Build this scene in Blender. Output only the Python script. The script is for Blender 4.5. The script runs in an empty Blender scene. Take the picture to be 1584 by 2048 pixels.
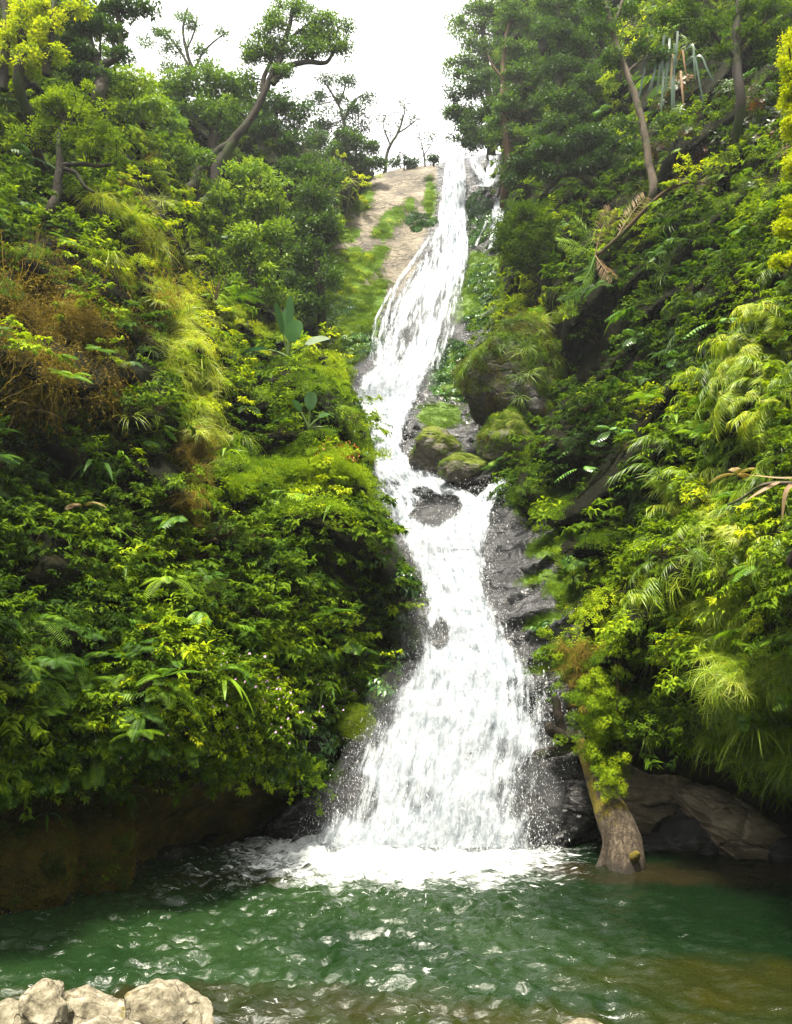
import bpy, math
import numpy as np
from mathutils import Vector, Matrix, Euler
from mathutils.bvhtree import BVHTree
rad = math.radians
sc = bpy.context.scene
RNG = np.random.default_rng(11)

# ------------------------------------------------------------------ camera, sky, sun, exposure
PITCH, F, CX, CY, CH = rad(9.2), 1700.0, 792.0, 1024.0, 4.0
cd = bpy.data.cameras.new('camera'); cam = bpy.data.objects.new('camera', cd); sc.collection.objects.link(cam)
cd.sensor_fit = 'VERTICAL'; cd.sensor_height = 36.0; cd.lens = F / 2048 * 36.0
cd.clip_start = 0.1; cd.clip_end = 3000
cam.location = (0, 0, CH); cam.rotation_euler = (rad(90) + PITCH, 0, 0)
sc.camera = cam
SUN_EL, SUN_AZ = rad(70), rad(205)      # azimuth clockwise from +Y: high, a little behind the camera
w = bpy.data.worlds.new('World'); sc.world = w; w.use_nodes = True
nt = w.node_tree; nt.nodes.clear()
sky = nt.nodes.new('ShaderNodeTexSky'); sky.sky_type = 'NISHITA'; sky.sun_disc = False
sky.sun_elevation = SUN_EL; sky.sun_rotation = SUN_AZ; sky.air_density = 1.0; sky.dust_density = 6.0; sky.ozone_density = 1.0
ovc = nt.nodes.new('ShaderNodeRGB'); ovc.outputs[0].default_value = (10.4, 10.2, 9.7, 1)     # the white cloud deck, as bright as the sky behind it
mx = nt.nodes.new('ShaderNodeMix'); mx.data_type = 'RGBA'; mx.inputs[0].default_value = 0.8
bg = nt.nodes.new('ShaderNodeBackground'); bg.inputs[1].default_value = 0.09
wo = nt.nodes.new('ShaderNodeOutputWorld')
nt.links.new(sky.outputs[0], mx.inputs[6]); nt.links.new(ovc.outputs[0], mx.inputs[7])
nt.links.new(mx.outputs[2], bg.inputs[0]); nt.links.new(bg.outputs[0], wo.inputs[0])
sl = bpy.data.lights.new('sun', 'SUN'); so = bpy.data.objects.new('sun', sl); sc.collection.objects.link(so)
sl.energy = 4.6; sl.angle = rad(9); sl.color = (1.0, 0.93, 0.78)
sd = Vector((math.sin(SUN_AZ) * math.cos(SUN_EL), math.cos(SUN_AZ) * math.cos(SUN_EL), math.sin(SUN_EL)))
so.rotation_euler = sd.to_track_quat('Z', 'Y').to_euler(); so.location = (0, 0, 80)
sc.view_settings.view_transform = 'Standard'; sc.view_settings.look = 'None'
sc.view_settings.gamma = 1.0; sc.view_settings.exposure = 1.62
sc.cycles.max_bounces = 6; sc.cycles.diffuse_bounces = 3; sc.cycles.glossy_bounces = 3; sc.cycles.transmission_bounces = 4
sc.cycles.transparent_max_bounces = 8
sc.cycles.use_denoising = True; sc.cycles.denoising_prefilter = 'NONE'
sc.cycles.caustics_reflective = False; sc.cycles.caustics_refractive = False

# ------------------------------------------------------------------ maths helpers
SP, CP = math.sin(PITCH), math.cos(PITCH)
def ray(px, py):
    px = np.asarray(px, float); py = np.asarray(py, float)
    a = (px - CX) / F; b = (CY - py) / F
    return np.stack([a, CP - b * SP, b * CP + SP], -1)
def at(px, py, Y):
    """the point of the place that the camera sees at a pixel, Y metres ahead"""
    d = ray(px, py); Y = np.asarray(Y, float)
    return np.array([0, 0, CH]) + d * (Y / d[..., 1])[..., None]
def Yw(px, py):
    d = ray(px, py); return float(CH / -(d[..., 2] / d[..., 1]))
_perm = np.random.default_rng(3).random((64, 64, 64)).astype(np.float32)
def vnoise(P):
    P = np.asarray(P, float); i = np.floor(P).astype(int); f = P - i; f = f * f * (3 - 2 * f)
    r = 0
    for a in (0, 1):
        for b in (0, 1):
            for c in (0, 1):
                wgt = (f[..., 0] if a else 1 - f[..., 0]) * (f[..., 1] if b else 1 - f[..., 1]) * (f[..., 2] if c else 1 - f[..., 2])
                r = r + wgt * _perm[(i[..., 0] + a) & 63, (i[..., 1] + b) & 63, (i[..., 2] + c) & 63]
    return r * 2 - 1
def fbm(P, o=4, g=0.5):
    P = np.asarray(P, float); r = 0; a = 1.0; t = 0
    for k in range(o):
        r = r + a * vnoise(P * (2.03 ** k) + 17.3 * k); t += a; a *= g
    return r / t
def unit(v): return v / np.maximum(np.linalg.norm(v, axis=-1, keepdims=True), 1e-9)
def rand_unit(n, rng=RNG): return unit(rng.normal(size=(n, 3)))
def tps(pts):
    p = np.array(pts, float); X = p[:, :2] / 1000; v = np.log(p[:, 2]); n = len(X)
    def K(A, B):
        r2 = ((A[:, None] - B[None]) ** 2).sum(-1); return 0.5 * r2 * np.log(r2 + 1e-12)
    M = np.zeros((n + 3, n + 3)); M[:n, :n] = K(X, X) + 1e-4 * np.eye(n); M[:n, n] = 1; M[:n, n + 1:] = X; M[n, :n] = 1; M[n + 1:, :n] = X.T
    s = np.linalg.solve(M, np.concatenate([v, [0, 0, 0]]))
    def f(px, py):
        sh = np.shape(px); Q = np.stack([np.ravel(px), np.ravel(py)], -1) / 1000
        out = []
        for c in range(0, len(Q), 20000):
            q = Q[c:c + 20000]; out.append(K(q, X) @ s[:n] + s[n] + q @ s[n + 1:])
        return np.exp(np.concatenate(out)).reshape(sh)
    return f
def poly_dist(px, py, poly):
    P = np.stack([px, py], -1).astype(float); A = np.array(poly, float); B = np.roll(A, -1, 0)
    best = np.full(P.shape[0], 1e18); near = np.zeros_like(P); ins = np.zeros(P.shape[0], bool)
    for a, b in zip(A, B):
        e = b - a; t = np.clip(((P - a) @ e) / (e @ e), 0, 1); q = a + t[:, None] * e
        d = ((P - q) ** 2).sum(1); m = d < best; best[m] = d[m]; near[m] = q[m]
        c = ((a[1] > P[:, 1]) != (b[1] > P[:, 1])) & (P[:, 0] < (b[0] - a[0]) * (P[:, 1] - a[1]) / (b[1] - a[1] + 1e-12) + a[0])
        ins ^= c
    d = np.sqrt(best); return np.where(ins, d, -d), near
def blobs(px, py, zones):
    """soft patches: (cx, cy, rx, ry[, angle]) -> 0..1"""
    r = np.zeros(np.shape(px))
    for z in zones:
        cx, cy, rx, ry = z[:4]; an = rad(z[4]) if len(z) > 4 else 0
        dx, dy = px - cx, py - cy; u = dx * math.cos(an) + dy * math.sin(an); v = -dx * math.sin(an) + dy * math.cos(an)
        q = (u / rx) ** 2 + (v / ry) ** 2
        r = np.maximum(r, np.clip(1.6 - 1.1 * q, 0, 1))
    return r

# ------------------------------------------------------------------ mesh helpers
class MB:
    def __init__(s): s.V = []; s.Fc = []; s.R = []; s.M = []; s.n = 0
    def add(s, V, Fa, r=0.5, m=0):
        V = np.asarray(V, float).reshape(-1, 3); Fa = np.asarray(Fa, int)
        s.V.append(V); s.Fc.append(Fa + s.n); s.R.append(np.broadcast_to(np.asarray(r, float), (len(V),))); s.M.append(np.full(len(Fa), m)); s.n += len(V)
    def mesh(s, name, mats, smooth=True, attrs=None):
        me = bpy.data.meshes.new(name)
        V = np.concatenate(s.V); me.vertices.add(len(V)); me.vertices.foreach_set('co', V.astype(np.float32).ravel())
        loops = np.concatenate([f.ravel() for f in s.Fc]); cnt = np.concatenate([np.full(len(f), f.shape[1]) for f in s.Fc])
        me.loops.add(len(loops)); me.loops.foreach_set('vertex_index', loops.astype(np.int32))
        me.polygons.add(len(cnt)); me.polygons.foreach_set('loop_start', np.concatenate([[0], np.cumsum(cnt)[:-1]]).astype(np.int32))
        me.polygons.foreach_set('material_index', np.concatenate(s.M).astype(np.int32))
        me.polygons.foreach_set('use_smooth', np.full(len(cnt), smooth, bool))
        for m in mats: me.materials.append(m)
        a = me.attributes.new('rnd', 'FLOAT', 'POINT'); a.data.foreach_set('value', np.concatenate(s.R).astype(np.float32))
        for k, v in (attrs or {}).items():
            a = me.attributes.new(k, 'FLOAT', 'POINT'); a.data.foreach_set('value', np.asarray(v, np.float32))
        me.update(calc_edges=True)
        return me
    def build(s, name, mats, parent=None, loc=None, smooth=True, attrs=None):
        return link(name, s.mesh(name, mats, smooth, attrs), parent, loc)
def link(name, me, parent=None, loc=None):
    o = bpy.data.objects.new(name, me); sc.collection.objects.link(o)
    if parent is not None: o.parent = parent
    if loc is not None: o.location = loc
    return o
def tag(o, label=None, cat=None, group=None, kind=None, **kw):
    for k, v in (('label', label), ('category', cat), ('group', group), ('kind', kind)):
        if v: o[k] = v
    for k, v in kw.items(): o[k] = v
    return o
def empty(name, loc): 
    o = bpy.data.objects.new(name, None); sc.collection.objects.link(o); o.location = loc; return o
def copy_tree(o, parent=None):
    c = o.copy(); sc.collection.objects.link(c); c.parent = parent
    for ch in list(o.children): copy_tree(ch, c)
    return c

def leaves(mb, P, D, N, L, W, r, droop=0.25, m=0):
    """folded five-point leaves, all at once"""
    n = len(P); L = np.broadcast_to(np.asarray(L, float), (n,))[:, None]; W = np.broadcast_to(np.asarray(W, float), (n,))[:, None]
    D = unit(D); S = unit(np.cross(D, N)); N2 = unit(np.cross(S, D))
    mid = P + D * L * 0.42 - N2 * L * 0.03
    l = P + D * L * 0.4 + S * W * 0.5 + N2 * W * 0.14; rr = P + D * L * 0.4 - S * W * 0.5 + N2 * W * 0.14
    t = P + D * L - N2 * L * droop
    V = np.stack([P, l, mid, rr, t], 1).reshape(-1, 3)
    b = (np.arange(n) * 5)[:, None, None]
    Fa = (b + np.array([[0, 2, 1], [0, 3, 2], [1, 2, 4], [2, 3, 4]])[None]).reshape(-1, 3)
    mb.add(V, Fa, np.repeat(np.broadcast_to(r, (n,)), 5), m)
def ribbons(mb, C, S, Wd, r, fold=0.0, m=0):
    """C (n,k,3) centre lines, S (n,k,3) side vectors, Wd (n,k) widths; folded along the middle"""
    n, k, _ = C.shape
    up = np.array([0, 0, 1.0])
    V = np.stack([C + S * Wd[..., None] * 0.5 + up * (Wd * fold)[..., None], C, C - S * Wd[..., None] * 0.5 + up * (Wd * fold)[..., None]], 2)
    V = V.reshape(-1, 3); b = (np.arange(n) * k * 3)[:, None, None, None]; j = (np.arange(k - 1) * 3)[None, :, None, None]
    q = np.array([[0, 1, 4, 3], [1, 2, 5, 4]])[None, None]
    mb.add(V, (b + j + q).reshape(-1, 4), np.repeat(np.broadcast_to(r, (n,)), k * 3), m)
def tube(mb, pts, radii, sides=7, r=0.5, m=0, rough=0.0, cap=True):
    P = np.asarray(pts, float); R = np.broadcast_to(np.asarray(radii, float), (len(P),))
    T = unit(np.gradient(P, axis=0)); ref = np.eye(3)[np.argmin(np.abs(T).max(0))] + np.array([.01, .02, .01])
    A = unit(np.cross(T, ref)); B = np.cross(T, A); th = np.linspace(0, 2 * math.pi, sides, endpoint=False)
    V = P[:, None] + (A[:, None] * np.cos(th)[None, :, None] + B[:, None] * np.sin(th)[None, :, None]) * R[:, None, None]
    if rough: 
        dirs = unit(V - P[:, None]); V = V + dirs * (fbm(V * (0.8 / max(R.max(), .02))  , 3)[..., None] * R[:, None, None] * rough)
    k = len(P); i = np.arange(k - 1)[:, None]; j = np.arange(sides)[None]; j2 = (j + 1) % sides
    Fa = np.stack([i * sides + j, i * sides + j2, (i + 1) * sides + j2, (i + 1) * sides + j], -1).reshape(-1, 4)
    mb.add(V.reshape(-1, 3), Fa, r, m)
    if cap:
        c = V[-1].mean(0) + T[-1] * R[-1] * 0.4
        mb.add(np.concatenate([V[-1], [c]]), np.stack([np.arange(sides), (np.arange(sides) + 1) % sides, np.full(sides, sides)], -1), r, m)
def spline(pts, n):
    P = np.asarray(pts, float); k = len(P); t = np.linspace(0, k - 1, n); i = np.clip(t.astype(int), 0, k - 2); f = (t - i)[:, None]
    g = lambda j: P[np.clip(j, 0, k - 1)]
    a, b, c, d = g(i - 1), g(i), g(i + 1), g(i + 2)
    return 0.5 * (2 * b + (c - a) * f + (2 * a - 5 * b + 4 * c - d) * f ** 2 + (3 * b - a - 3 * c + d) * f ** 3)

# ------------------------------------------------------------------ materials
class NT:
    def __init__(s, name):
        s.m = bpy.data.materials.new(name); s.m.use_nodes = True; s.t = s.m.node_tree; s.t.nodes.clear()
        s.out = s.n('ShaderNodeOutputMaterial')
    def n(s, typ, **kw):
        nd = s.t.nodes.new(typ)
        for k, v in kw.items(): setattr(nd, k, v)
        return nd
    def l(s, a, b): s.t.links.new(a, b); return b
    def attr(s, name, typ='GEOMETRY'): return s.n('ShaderNodeAttribute', attribute_name=name, attribute_type=typ).outputs['Fac']
    def noise(s, scale, detail=4, rough=0.55, vec=None, dist=0.0, stretch=None):
        nd = s.n('ShaderNodeTexNoise'); nd.inputs['Scale'].default_value = scale; nd.inputs['Detail'].default_value = detail
        nd.inputs['Roughness'].default_value = rough; nd.inputs['Distortion'].default_value = dist
        if vec is None: vec = s.n('ShaderNodeTexCoord').outputs['Object']
        if stretch is not None:
            mp = s.n('ShaderNodeMapping'); mp.inputs['Scale'].default_value = stretch[:3]
            if len(stretch) > 3: mp.inputs['Rotation'].default_value = stretch[3]
            s.l(vec, mp.inputs[0]); vec = mp.outputs[0]
        s.l(vec, nd.inputs['Vector']); return nd.outputs['Fac']
    def math(s, op, a, b=None, c=None, clamp=False):
        nd = s.n('ShaderNodeMath', operation=op, use_clamp=clamp)
        for i, x in enumerate((a, b, c)):
            if x is None: continue
            if isinstance(x, (int, float)): nd.inputs[i].default_value = x
            else: s.l(x, nd.inputs[i])
        return nd.outputs[0]
    def step(s, x, lo, hi):
        nd = s.n('ShaderNodeMapRange', interpolation_type='SMOOTHSTEP'); s.l(x, nd.inputs[0]); nd.inputs[1].default_value = lo; nd.inputs[2].default_value = hi
        return nd.outputs[0]
    def ramp(s, x, stops):
        nd = s.n('ShaderNodeValToRGB'); e = nd.color_ramp.elements
        while len(e) < len(stops): e.new(0.5)
        for i, (p, c) in enumerate(stops): e[i].position = p; e[i].color = (*c, 1)
        s.l(x, nd.inputs[0]); return nd.outputs[0]
    def mix(s, f, a, b, typ='MIX'):
        nd = s.n('ShaderNodeMix', data_type='RGBA', blend_type=typ)
        for i, x in ((0, f), (6, a), (7, b)):
            if isinstance(x, (int, float)): nd.inputs[i].default_value = x
            elif isinstance(x, tuple): nd.inputs[i].default_value = (*x, 1)
            else: s.l(x, nd.inputs[i])
        return nd.outputs[2]
    def bump(s, h, strength=0.5, dist=0.05):
        nd = s.n('ShaderNodeBump'); nd.inputs['Strength'].default_value = strength; nd.inputs['Distance'].default_value = dist
        s.l(h, nd.inputs['Height']); return nd.outputs[0]
    def bsdf(s, col, rough=0.5, spec=0.5, normal=None, alpha=None, out=True, **kw):
        nd = s.n('ShaderNodeBsdfPrincipled')
        for k, x in (('Base Color', col), ('Roughness', rough), ('Specular IOR Level', spec), ('Alpha', alpha), *kw.items()):
            if x is None: continue
            if isinstance(x, (int, float)): nd.inputs[k].default_value = x
            elif isinstance(x, tuple): nd.inputs[k].default_value = (*x, 1) if len(x) == 3 else x
            else: s.l(x, nd.inputs[k])
        if normal is not None: s.l(normal, nd.inputs['Normal'])
        if out: s.l(nd.outputs[0], s.out.inputs[0])
        return nd

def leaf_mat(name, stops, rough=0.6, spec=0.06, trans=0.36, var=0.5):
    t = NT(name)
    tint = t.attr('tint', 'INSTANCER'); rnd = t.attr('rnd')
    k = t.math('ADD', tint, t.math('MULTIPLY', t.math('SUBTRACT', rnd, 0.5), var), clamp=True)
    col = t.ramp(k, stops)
    p = t.bsdf(col, rough, spec, out=False)
    tr = t.n('ShaderNodeBsdfTranslucent'); t.l(t.mix(1.0, col, (1.5, 1.45, 0.4), 'MULTIPLY'), tr.inputs[0])
    ms = t.n('ShaderNodeMixShader'); ms.inputs[0].default_value = trans
    t.l(p.outputs[0], ms.inputs[1]); t.l(tr.outputs[0], ms.inputs[2]); t.l(ms.outputs[0], t.out.inputs[0])
    return t.m
GREEN = [(0.0, (0.010, 0.024, 0.002)), (0.3, (0.029, 0.066, 0.003)), (0.6, (0.100, 0.170, 0.005)), (0.85, (0.25, 0.34, 0.008)), (1.0, (0.41, 0.45, 0.012))]
M = {}
M['leaf'] = leaf_mat('green_leaf', GREEN)
M['glossy'] = leaf_mat('glossy_leaf', [(0.0, (0.008, 0.035, 0.008)), (0.5, (0.035, 0.11, 0.014)), (1.0, (0.14, 0.27, 0.03))], 0.3, 0.5, 0.15)
M['grass'] = leaf_mat('grass_blade', [(0.0, (0.025, 0.07, 0.004)), (0.4, (0.09, 0.17, 0.005)), (0.75, (0.23, 0.33, 0.008)), (1.0, (0.42, 0.44, 0.06))], 0.4, 0.4, 0.35)
M['fern'] = leaf_mat('fern_leaf', [(0.0, (0.015, 0.05, 0.004)), (0.5, (0.06, 0.15, 0.005)), (1.0, (0.24, 0.38, 0.01))], 0.5, 0.3, 0.35)
M['moss'] = leaf_mat('moss', [(0.0, (0.035, 0.08, 0.006)), (0.5, (0.11, 0.20, 0.006)), (1.0, (0.26, 0.36, 0.008))], 0.8, 0.1, 0.3)
M['brown'] = leaf_mat('dry_moss', [(0.0, (0.035, 0.025, 0.005)), (0.5, (0.11, 0.080, 0.010)), (1.0, (0.27, 0.20, 0.03))], 0.8, 0.1, 0.25, 0.6)
M['dead'] = leaf_mat('dead_leaf', [(0.0, (0.16, 0.09, 0.05)), (0.5, (0.32, 0.22, 0.13)), (1.0, (0.5, 0.40, 0.26))], 0.6, 0.2, 0.3, 0.6)
M['far'] = leaf_mat('distant_leaf', [(0.0, (0.010, 0.028, 0.006)), (0.4, (0.035, 0.082, 0.014)), (0.7, (0.10, 0.19, 0.022)), (1.0, (0.25, 0.35, 0.03))], 0.5, 0.3, 0.35)  # muted bluish greens: distance haze put into the leaf colour
M['red'] = leaf_mat('reddish_leaf', [(0.0, (0.02, 0.04, 0.01)), (0.5, (0.05, 0.09, 0.02)), (0.75, (0.10, 0.05, 0.025)), (1.0, (0.20, 0.05, 0.04))], 0.4, 0.4, 0.25, 0.9)
def flower_mat():
    t = NT('pink_petal'); t.bsdf((0.62, 0.38, 0.6), 0.6, 0.2); return t.m
M['petal'] = flower_mat()
def bark_mat(name, a, b, moss, gloss=0.8):
    t = NT(name); n1 = t.noise(3.0, 6, 0.65, stretch=(1, 1, 0.35)); n2 = t.noise(1.1, 5, 0.6)
    c = t.ramp(n1, [(0.3, a), (0.7, b)]); c = t.mix(t.step(n2, 0.62 - moss * 0.35, 0.75 - moss * 0.35), c, (0.025, 0.040, 0.005))
    t.bsdf(c, gloss, 0.25, t.bump(t.math('ADD', n1, t.noise(14, 5, 0.7)), 0.8, 0.05)); return t.m
M['bark'] = bark_mat('mossy_bark', (0.008, 0.006, 0.004), (0.030, 0.022, 0.013), 0.40)
M['bark_pale'] = bark_mat('pale_bark', (0.045, 0.033, 0.023), (0.14, 0.11, 0.08), 0.3)
M['bark_brown'] = bark_mat('brown_bark', (0.04, 0.022, 0.012), (0.13, 0.075, 0.04), 0.25)

def rock_mat(name, dark, mid, light, wet, strata=True, mosscol=(0.07, 0.13, 0.006)):
    """stone with cracks and bedding; the 'dry' and 'moss' attributes say where the slab is bare and pale and where moss grows"""
    t = NT(name)
    tc = t.n('ShaderNodeTexCoord').outputs['Object']
    dry = t.attr('dry'); moss = t.attr('moss')
    big = t.noise(0.6, 6, 0.6, tc); fine = t.noise(5.0, 8, 0.68, tc)
    st = t.noise(1.5, 7, 0.62, tc, 0.4, stretch=(0.5, 0.6, 3.4, (rad(12), rad(24), 0))) if strata else big
    k = t.math('ADD', t.math('MULTIPLY', st, 0.6), t.math('MULTIPLY', fine, 0.4))
    c = t.ramp(k, [(0.36, dark), (0.52, mid), (0.68, light)])
    kd = t.math('ADD', t.math('MULTIPLY', big, .55), t.math('MULTIPLY', t.noise(7.0, 9, .72, tc, .3), .45)); cd_ = t.ramp(kd, [(0.42, (0.028, 0.022, 0.012)), (0.50, (0.105, 0.083, 0.052)), (0.60, (0.20, 0.168, 0.115))])
    c = t.mix(dry, c, cd_)
    vor = t.n('ShaderNodeTexVoronoi', feature='DISTANCE_TO_EDGE'); vor.inputs['Scale'].default_value = 0.9
    mp = t.n('ShaderNodeMapping'); mp.inputs['Scale'].default_value = (0.7, 0.8, 1.9); mp.inputs['Rotation'].default_value = (0.2, 0.5, 0.3)
    wv = t.n('ShaderNodeVectorMath', operation='ADD'); nz = t.n('ShaderNodeTexNoise'); nz.inputs['Scale'].default_value = 1.3; nz.inputs['Detail'].default_value = 4
    t.l(tc, nz.inputs['Vector']); t.l(tc, wv.inputs[0]); t.l(nz.outputs['Color'], wv.inputs[1]); t.l(wv.outputs[0], mp.inputs[0]); t.l(mp.outputs[0], vor.inputs['Vector'])
    crack = t.step(vor.outputs['Distance'], 0.0, 0.12)
    c = t.mix(t.math('MULTIPLY', t.math('SUBTRACT', 1.0, crack), 0.22), c, (0.012, 0.011, 0.010))
    mn = t.math('ADD', moss, t.math('MULTIPLY', t.math('SUBTRACT', t.noise(2.2, 6, 0.65, tc), 0.5), 1.5))
    mf = t.step(mn, 0.42, 0.62)
    mc = t.mix(t.noise(9, 4, 0.6, tc), tuple(0.45 * x for x in mosscol), tuple(1.7 * x for x in mosscol))
    c = t.mix(mf, c, mc)
    h = t.math('ADD', t.math('MULTIPLY', k, 1.0), t.math('MULTIPLY', crack, 0.35))
    h = t.math('ADD', h, t.math('MULTIPLY', t.noise(22, 5, 0.7, tc), 0.18))
    rr = t.math('ADD', t.math('MULTIPLY', mf, 0.5), t.math('ADD', t.math('MULTIPLY', dry, 0.45), t.math('MULTIPLY', fine, wet)), clamp=True)
    t.bsdf(c, rr, 0.5, t.bump(h, 1.0, 0.16)); return t.m
M['rock'] = rock_mat('wet_grey_rock', (0.010, 0.010, 0.011), (0.035, 0.035, 0.038), (0.13, 0.13, 0.14), 0.48)
M['rock_brown'] = rock_mat('brown_rock', (0.07, 0.05, 0.035), (0.23, 0.175, 0.125), (0.45, 0.37, 0.29), 0.9)
M['rock_black'] = rock_mat('black_wet_rock', (0.006, 0.006, 0.007), (0.02, 0.019, 0.019), (0.07, 0.066, 0.066), 0.42)
M['rock_moss'] = rock_mat('mossy_rock', (0.02, 0.018, 0.012), (0.07, 0.06, 0.04), (0.20, 0.17, 0.12), 1.1, False, (0.085, 0.105, 0.006))
def soil_mat():
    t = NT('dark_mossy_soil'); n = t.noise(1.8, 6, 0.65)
    c = t.ramp(n, [(0.3, (0.003, 0.003, 0.0015)), (0.5, (0.008, 0.010, 0.003)), (0.7, (0.022, 0.018, 0.005))])  # near-black base stands in for shade in gaps between plants
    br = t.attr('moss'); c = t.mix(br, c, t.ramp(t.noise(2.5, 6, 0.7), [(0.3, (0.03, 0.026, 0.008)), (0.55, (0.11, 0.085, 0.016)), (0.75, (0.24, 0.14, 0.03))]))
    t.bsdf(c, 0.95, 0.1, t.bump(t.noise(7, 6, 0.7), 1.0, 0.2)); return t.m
M['soil'] = soil_mat()

# ------------------------------------------------------------------ the gorge: three sheets of ground, each modelled at its own distance
GRID = 9
CLEFT = []
def sheet(name, ctrl, poly, bounds, rw, rd, mat, amp, freq, attr_fn, kind_label):
    f = tps(ctrl)
    xs = np.arange(bounds[0], bounds[2] + 1, GRID, float); ys = np.arange(bounds[1], bounds[3] + 1, GRID, float)
    gx, gy = np.meshgrid(xs, ys); px, py = gx.ravel(), gy.ravel()
    sdv, near = poly_dist(px, py, poly)
    Y = f(px, py)
    t = np.clip(sdv / rw, 0, 1); bul = rd * (1 - np.sqrt(np.clip(1 - (1 - t) ** 2, 0, 1)))
    out = sdv < 0; snap = out & (sdv > -1.6 * GRID)
    px2 = np.where(out, near[:, 0], px); py2 = np.where(out, near[:, 1], py)
    Yb = f(px2, py2) if out.any() else Y
    Y = np.where(out, Yb, Y) + Y * bul + np.where(out, np.minimum(-sdv, 20) * 0.02 * Y, 0)
    P = at(px2, py2, Y)
    rdir = unit(P - np.array([0, 0, CH]))
    n = fbm(P * freq, 5, 0.55)
    if name == 'rock_face':   # bedding planes dipping to the lower left: broken ledges
        q = (P[:, 2] * 1.0 - P[:, 0] * 0.42 + P[:, 1] * 0.15) * 1.25 + fbm(P * 0.35, 3) * 1.2
        led = (q - np.floor(q)) ** 2.2
        n = n * 0.8 + led * 1.15 * (0.5 + 0.5 * vnoise(P * 0.5)) * (1.1 - blobs(px, py, [(760, 470, 190, 200)]))
    if name == 'hillside':   # rounded mounds with dark clefts between them
        wp = np.stack([fbm(P * .25 + 5, 2), fbm(P * .25 + 11, 2), fbm(P * .25 + 23, 2)], -1) * 1.5
        bil = np.abs(fbm((P + wp) * np.array([.34, .30, .42]) * np.clip(25 / np.median(Y), .8, 1.2), 3, .5)) * 2.6
        n = n * .45 + np.clip(bil, 0, 1.1) - .45
        CLEFT.append((P.copy(), bil))
    if name == 'hillside': n = n * np.interp(py, [1380, 1520], [1, .3])
    P = P + rdir * (-n * amp * (Y / 25) ** .7)[:, None]
    ny, nx = gx.shape; idx = np.arange(ny * nx).reshape(ny, nx)
    q = np.stack([idx[:-1, :-1], idx[1:, :-1], idx[1:, 1:], idx[:-1, 1:]], -1).reshape(-1, 4)
    keep = (sdv > -1.6 * GRID)[q].all(1); q = q[keep]
    used = np.unique(q); mp = np.full(ny * nx, -1); mp[used] = np.arange(len(used))
    mb = MB(); mb.add(P[used], mp[q])
    at_ = attr_fn(px[used], py[used]); o = mb.build(name, [mat], attrs=at_)
    tag(o, kind_label, None, None, 'structure')
    return BVHTree.FromPolygons(P[used].tolist(), mp[q].tolist()), f
W_ = lambda x, y: (x, y, Yw(x, y))
CL = [(-250, 2000, 12.6), (-250, 1890, 12.9), W_(0, 1820), W_(150, 1775), W_(260, 1735), W_(400, 1690), W_(560, 1655), (640, 1640, 18.9), (0, 1990, 14.0), (260, 1900, 15.3), (600, 1800, 18.9),
      (100, 1620, 14.9), (300, 1600, 16.4), (500, 1580, 17.9), (640, 1560, 18.9), (100, 1480, 13.5), (300, 1470, 14.9), (480, 1480, 16.5), (600, 1500, 17.8), (700, 1420, 19.4),
      (0, 1250, 12.8), (200, 1250, 14.3), (400, 1250, 16.5), (600, 1250, 18.4), (750, 1300, 20.5), (840, 1250, 22.3), (-250, 1300, 11), (-250, 900, 12), (-250, 400, 16),
      (0, 1000, 13.5), (200, 1000, 16), (400, 1000, 18.2), (550, 1000, 20.4), (720, 1000, 22.5), (630, 1120, 19.6), (780, 1150, 22.6), (0, 750, 15), (200, 750, 17.8), (380, 750, 19.6), (450, 820, 23.5), (550, 850, 23), (700, 850, 26), (640, 760, 27),
      (0, 500, 18), (200, 500, 21), (300, 450, 24), (400, 600, 26), (500, 680, 29), (600, 700, 31), (0, 250, 21), (150, 300, 23), (300, 300, 31), (0, 0, 24), (200, 100, 29), (300, 150, 36), (0, -150, 27), (300, -100, 42), (-250, -100, 22),
      (400, 450, 34), (450, 300, 41), (500, 550, 36), (600, 600, 40), (650, 680, 41), (600, 400, 44), (700, 450, 50), (700, 600, 45), (600, 250, 53), (750, 350, 57), (450, 150, 47)]
PL = [(-260, 2010), (-260, -220), (130, -220), (190, 110), (300, 200), (420, 215), (560, 270), (650, 310), (750, 345), (735, 390), (700, 440), (665, 510), (640, 580), (640, 660), (670, 720), (695, 755), (722, 810), (742, 870), (748, 920),
      (735, 960), (752, 1020), (785, 1080), (808, 1115), (836, 1165), (850, 1230), (842, 1290), (815, 1350), (760, 1400), (735, 1460), (690, 1500), (655, 1560), (635, 1640), (610, 1700), (590, 2010)]
CR = [(1130, 1850, 18.4), W_(1200, 1668), W_(1350, 1700), W_(1584, 1712), (1400, 1850, 18), (1800, 1850, 17), (1250, 1580, 19.0), (1400, 1580, 18.2), (1584, 1580, 16.6), (1200, 1400, 18.2), (1300, 1430, 17.4), (1450, 1400, 15.2), (1584, 1400, 13.8),
      (1150, 1250, 20), (1300, 1200, 18), (1450, 1150, 15.5), (1584, 1100, 13), (1050, 1030, 24.8), (1150, 1000, 23.6), (1300, 950, 20.5), (1450, 900, 17), (1584, 850, 14), (1000, 850, 31), (1100, 800, 29), (1250, 750, 24.5),
      (1400, 650, 20.5), (1584, 600, 16.5), (1020, 600, 36), (1100, 500, 34.5), (1250, 500, 29), (1400, 400, 25), (1584, 350, 20.5), (1020, 350, 45), (1100, 300, 42), (1250, 250, 36), (1400, 150, 31), (1584, 100, 26), (1000, 100, 53),
      (1200, -50, 45), (1584, -150, 31), (1800, 1600, 14.5), (1800, 1000, 10.8), (1800, 300, 17), (1800, -150, 25)]
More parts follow.
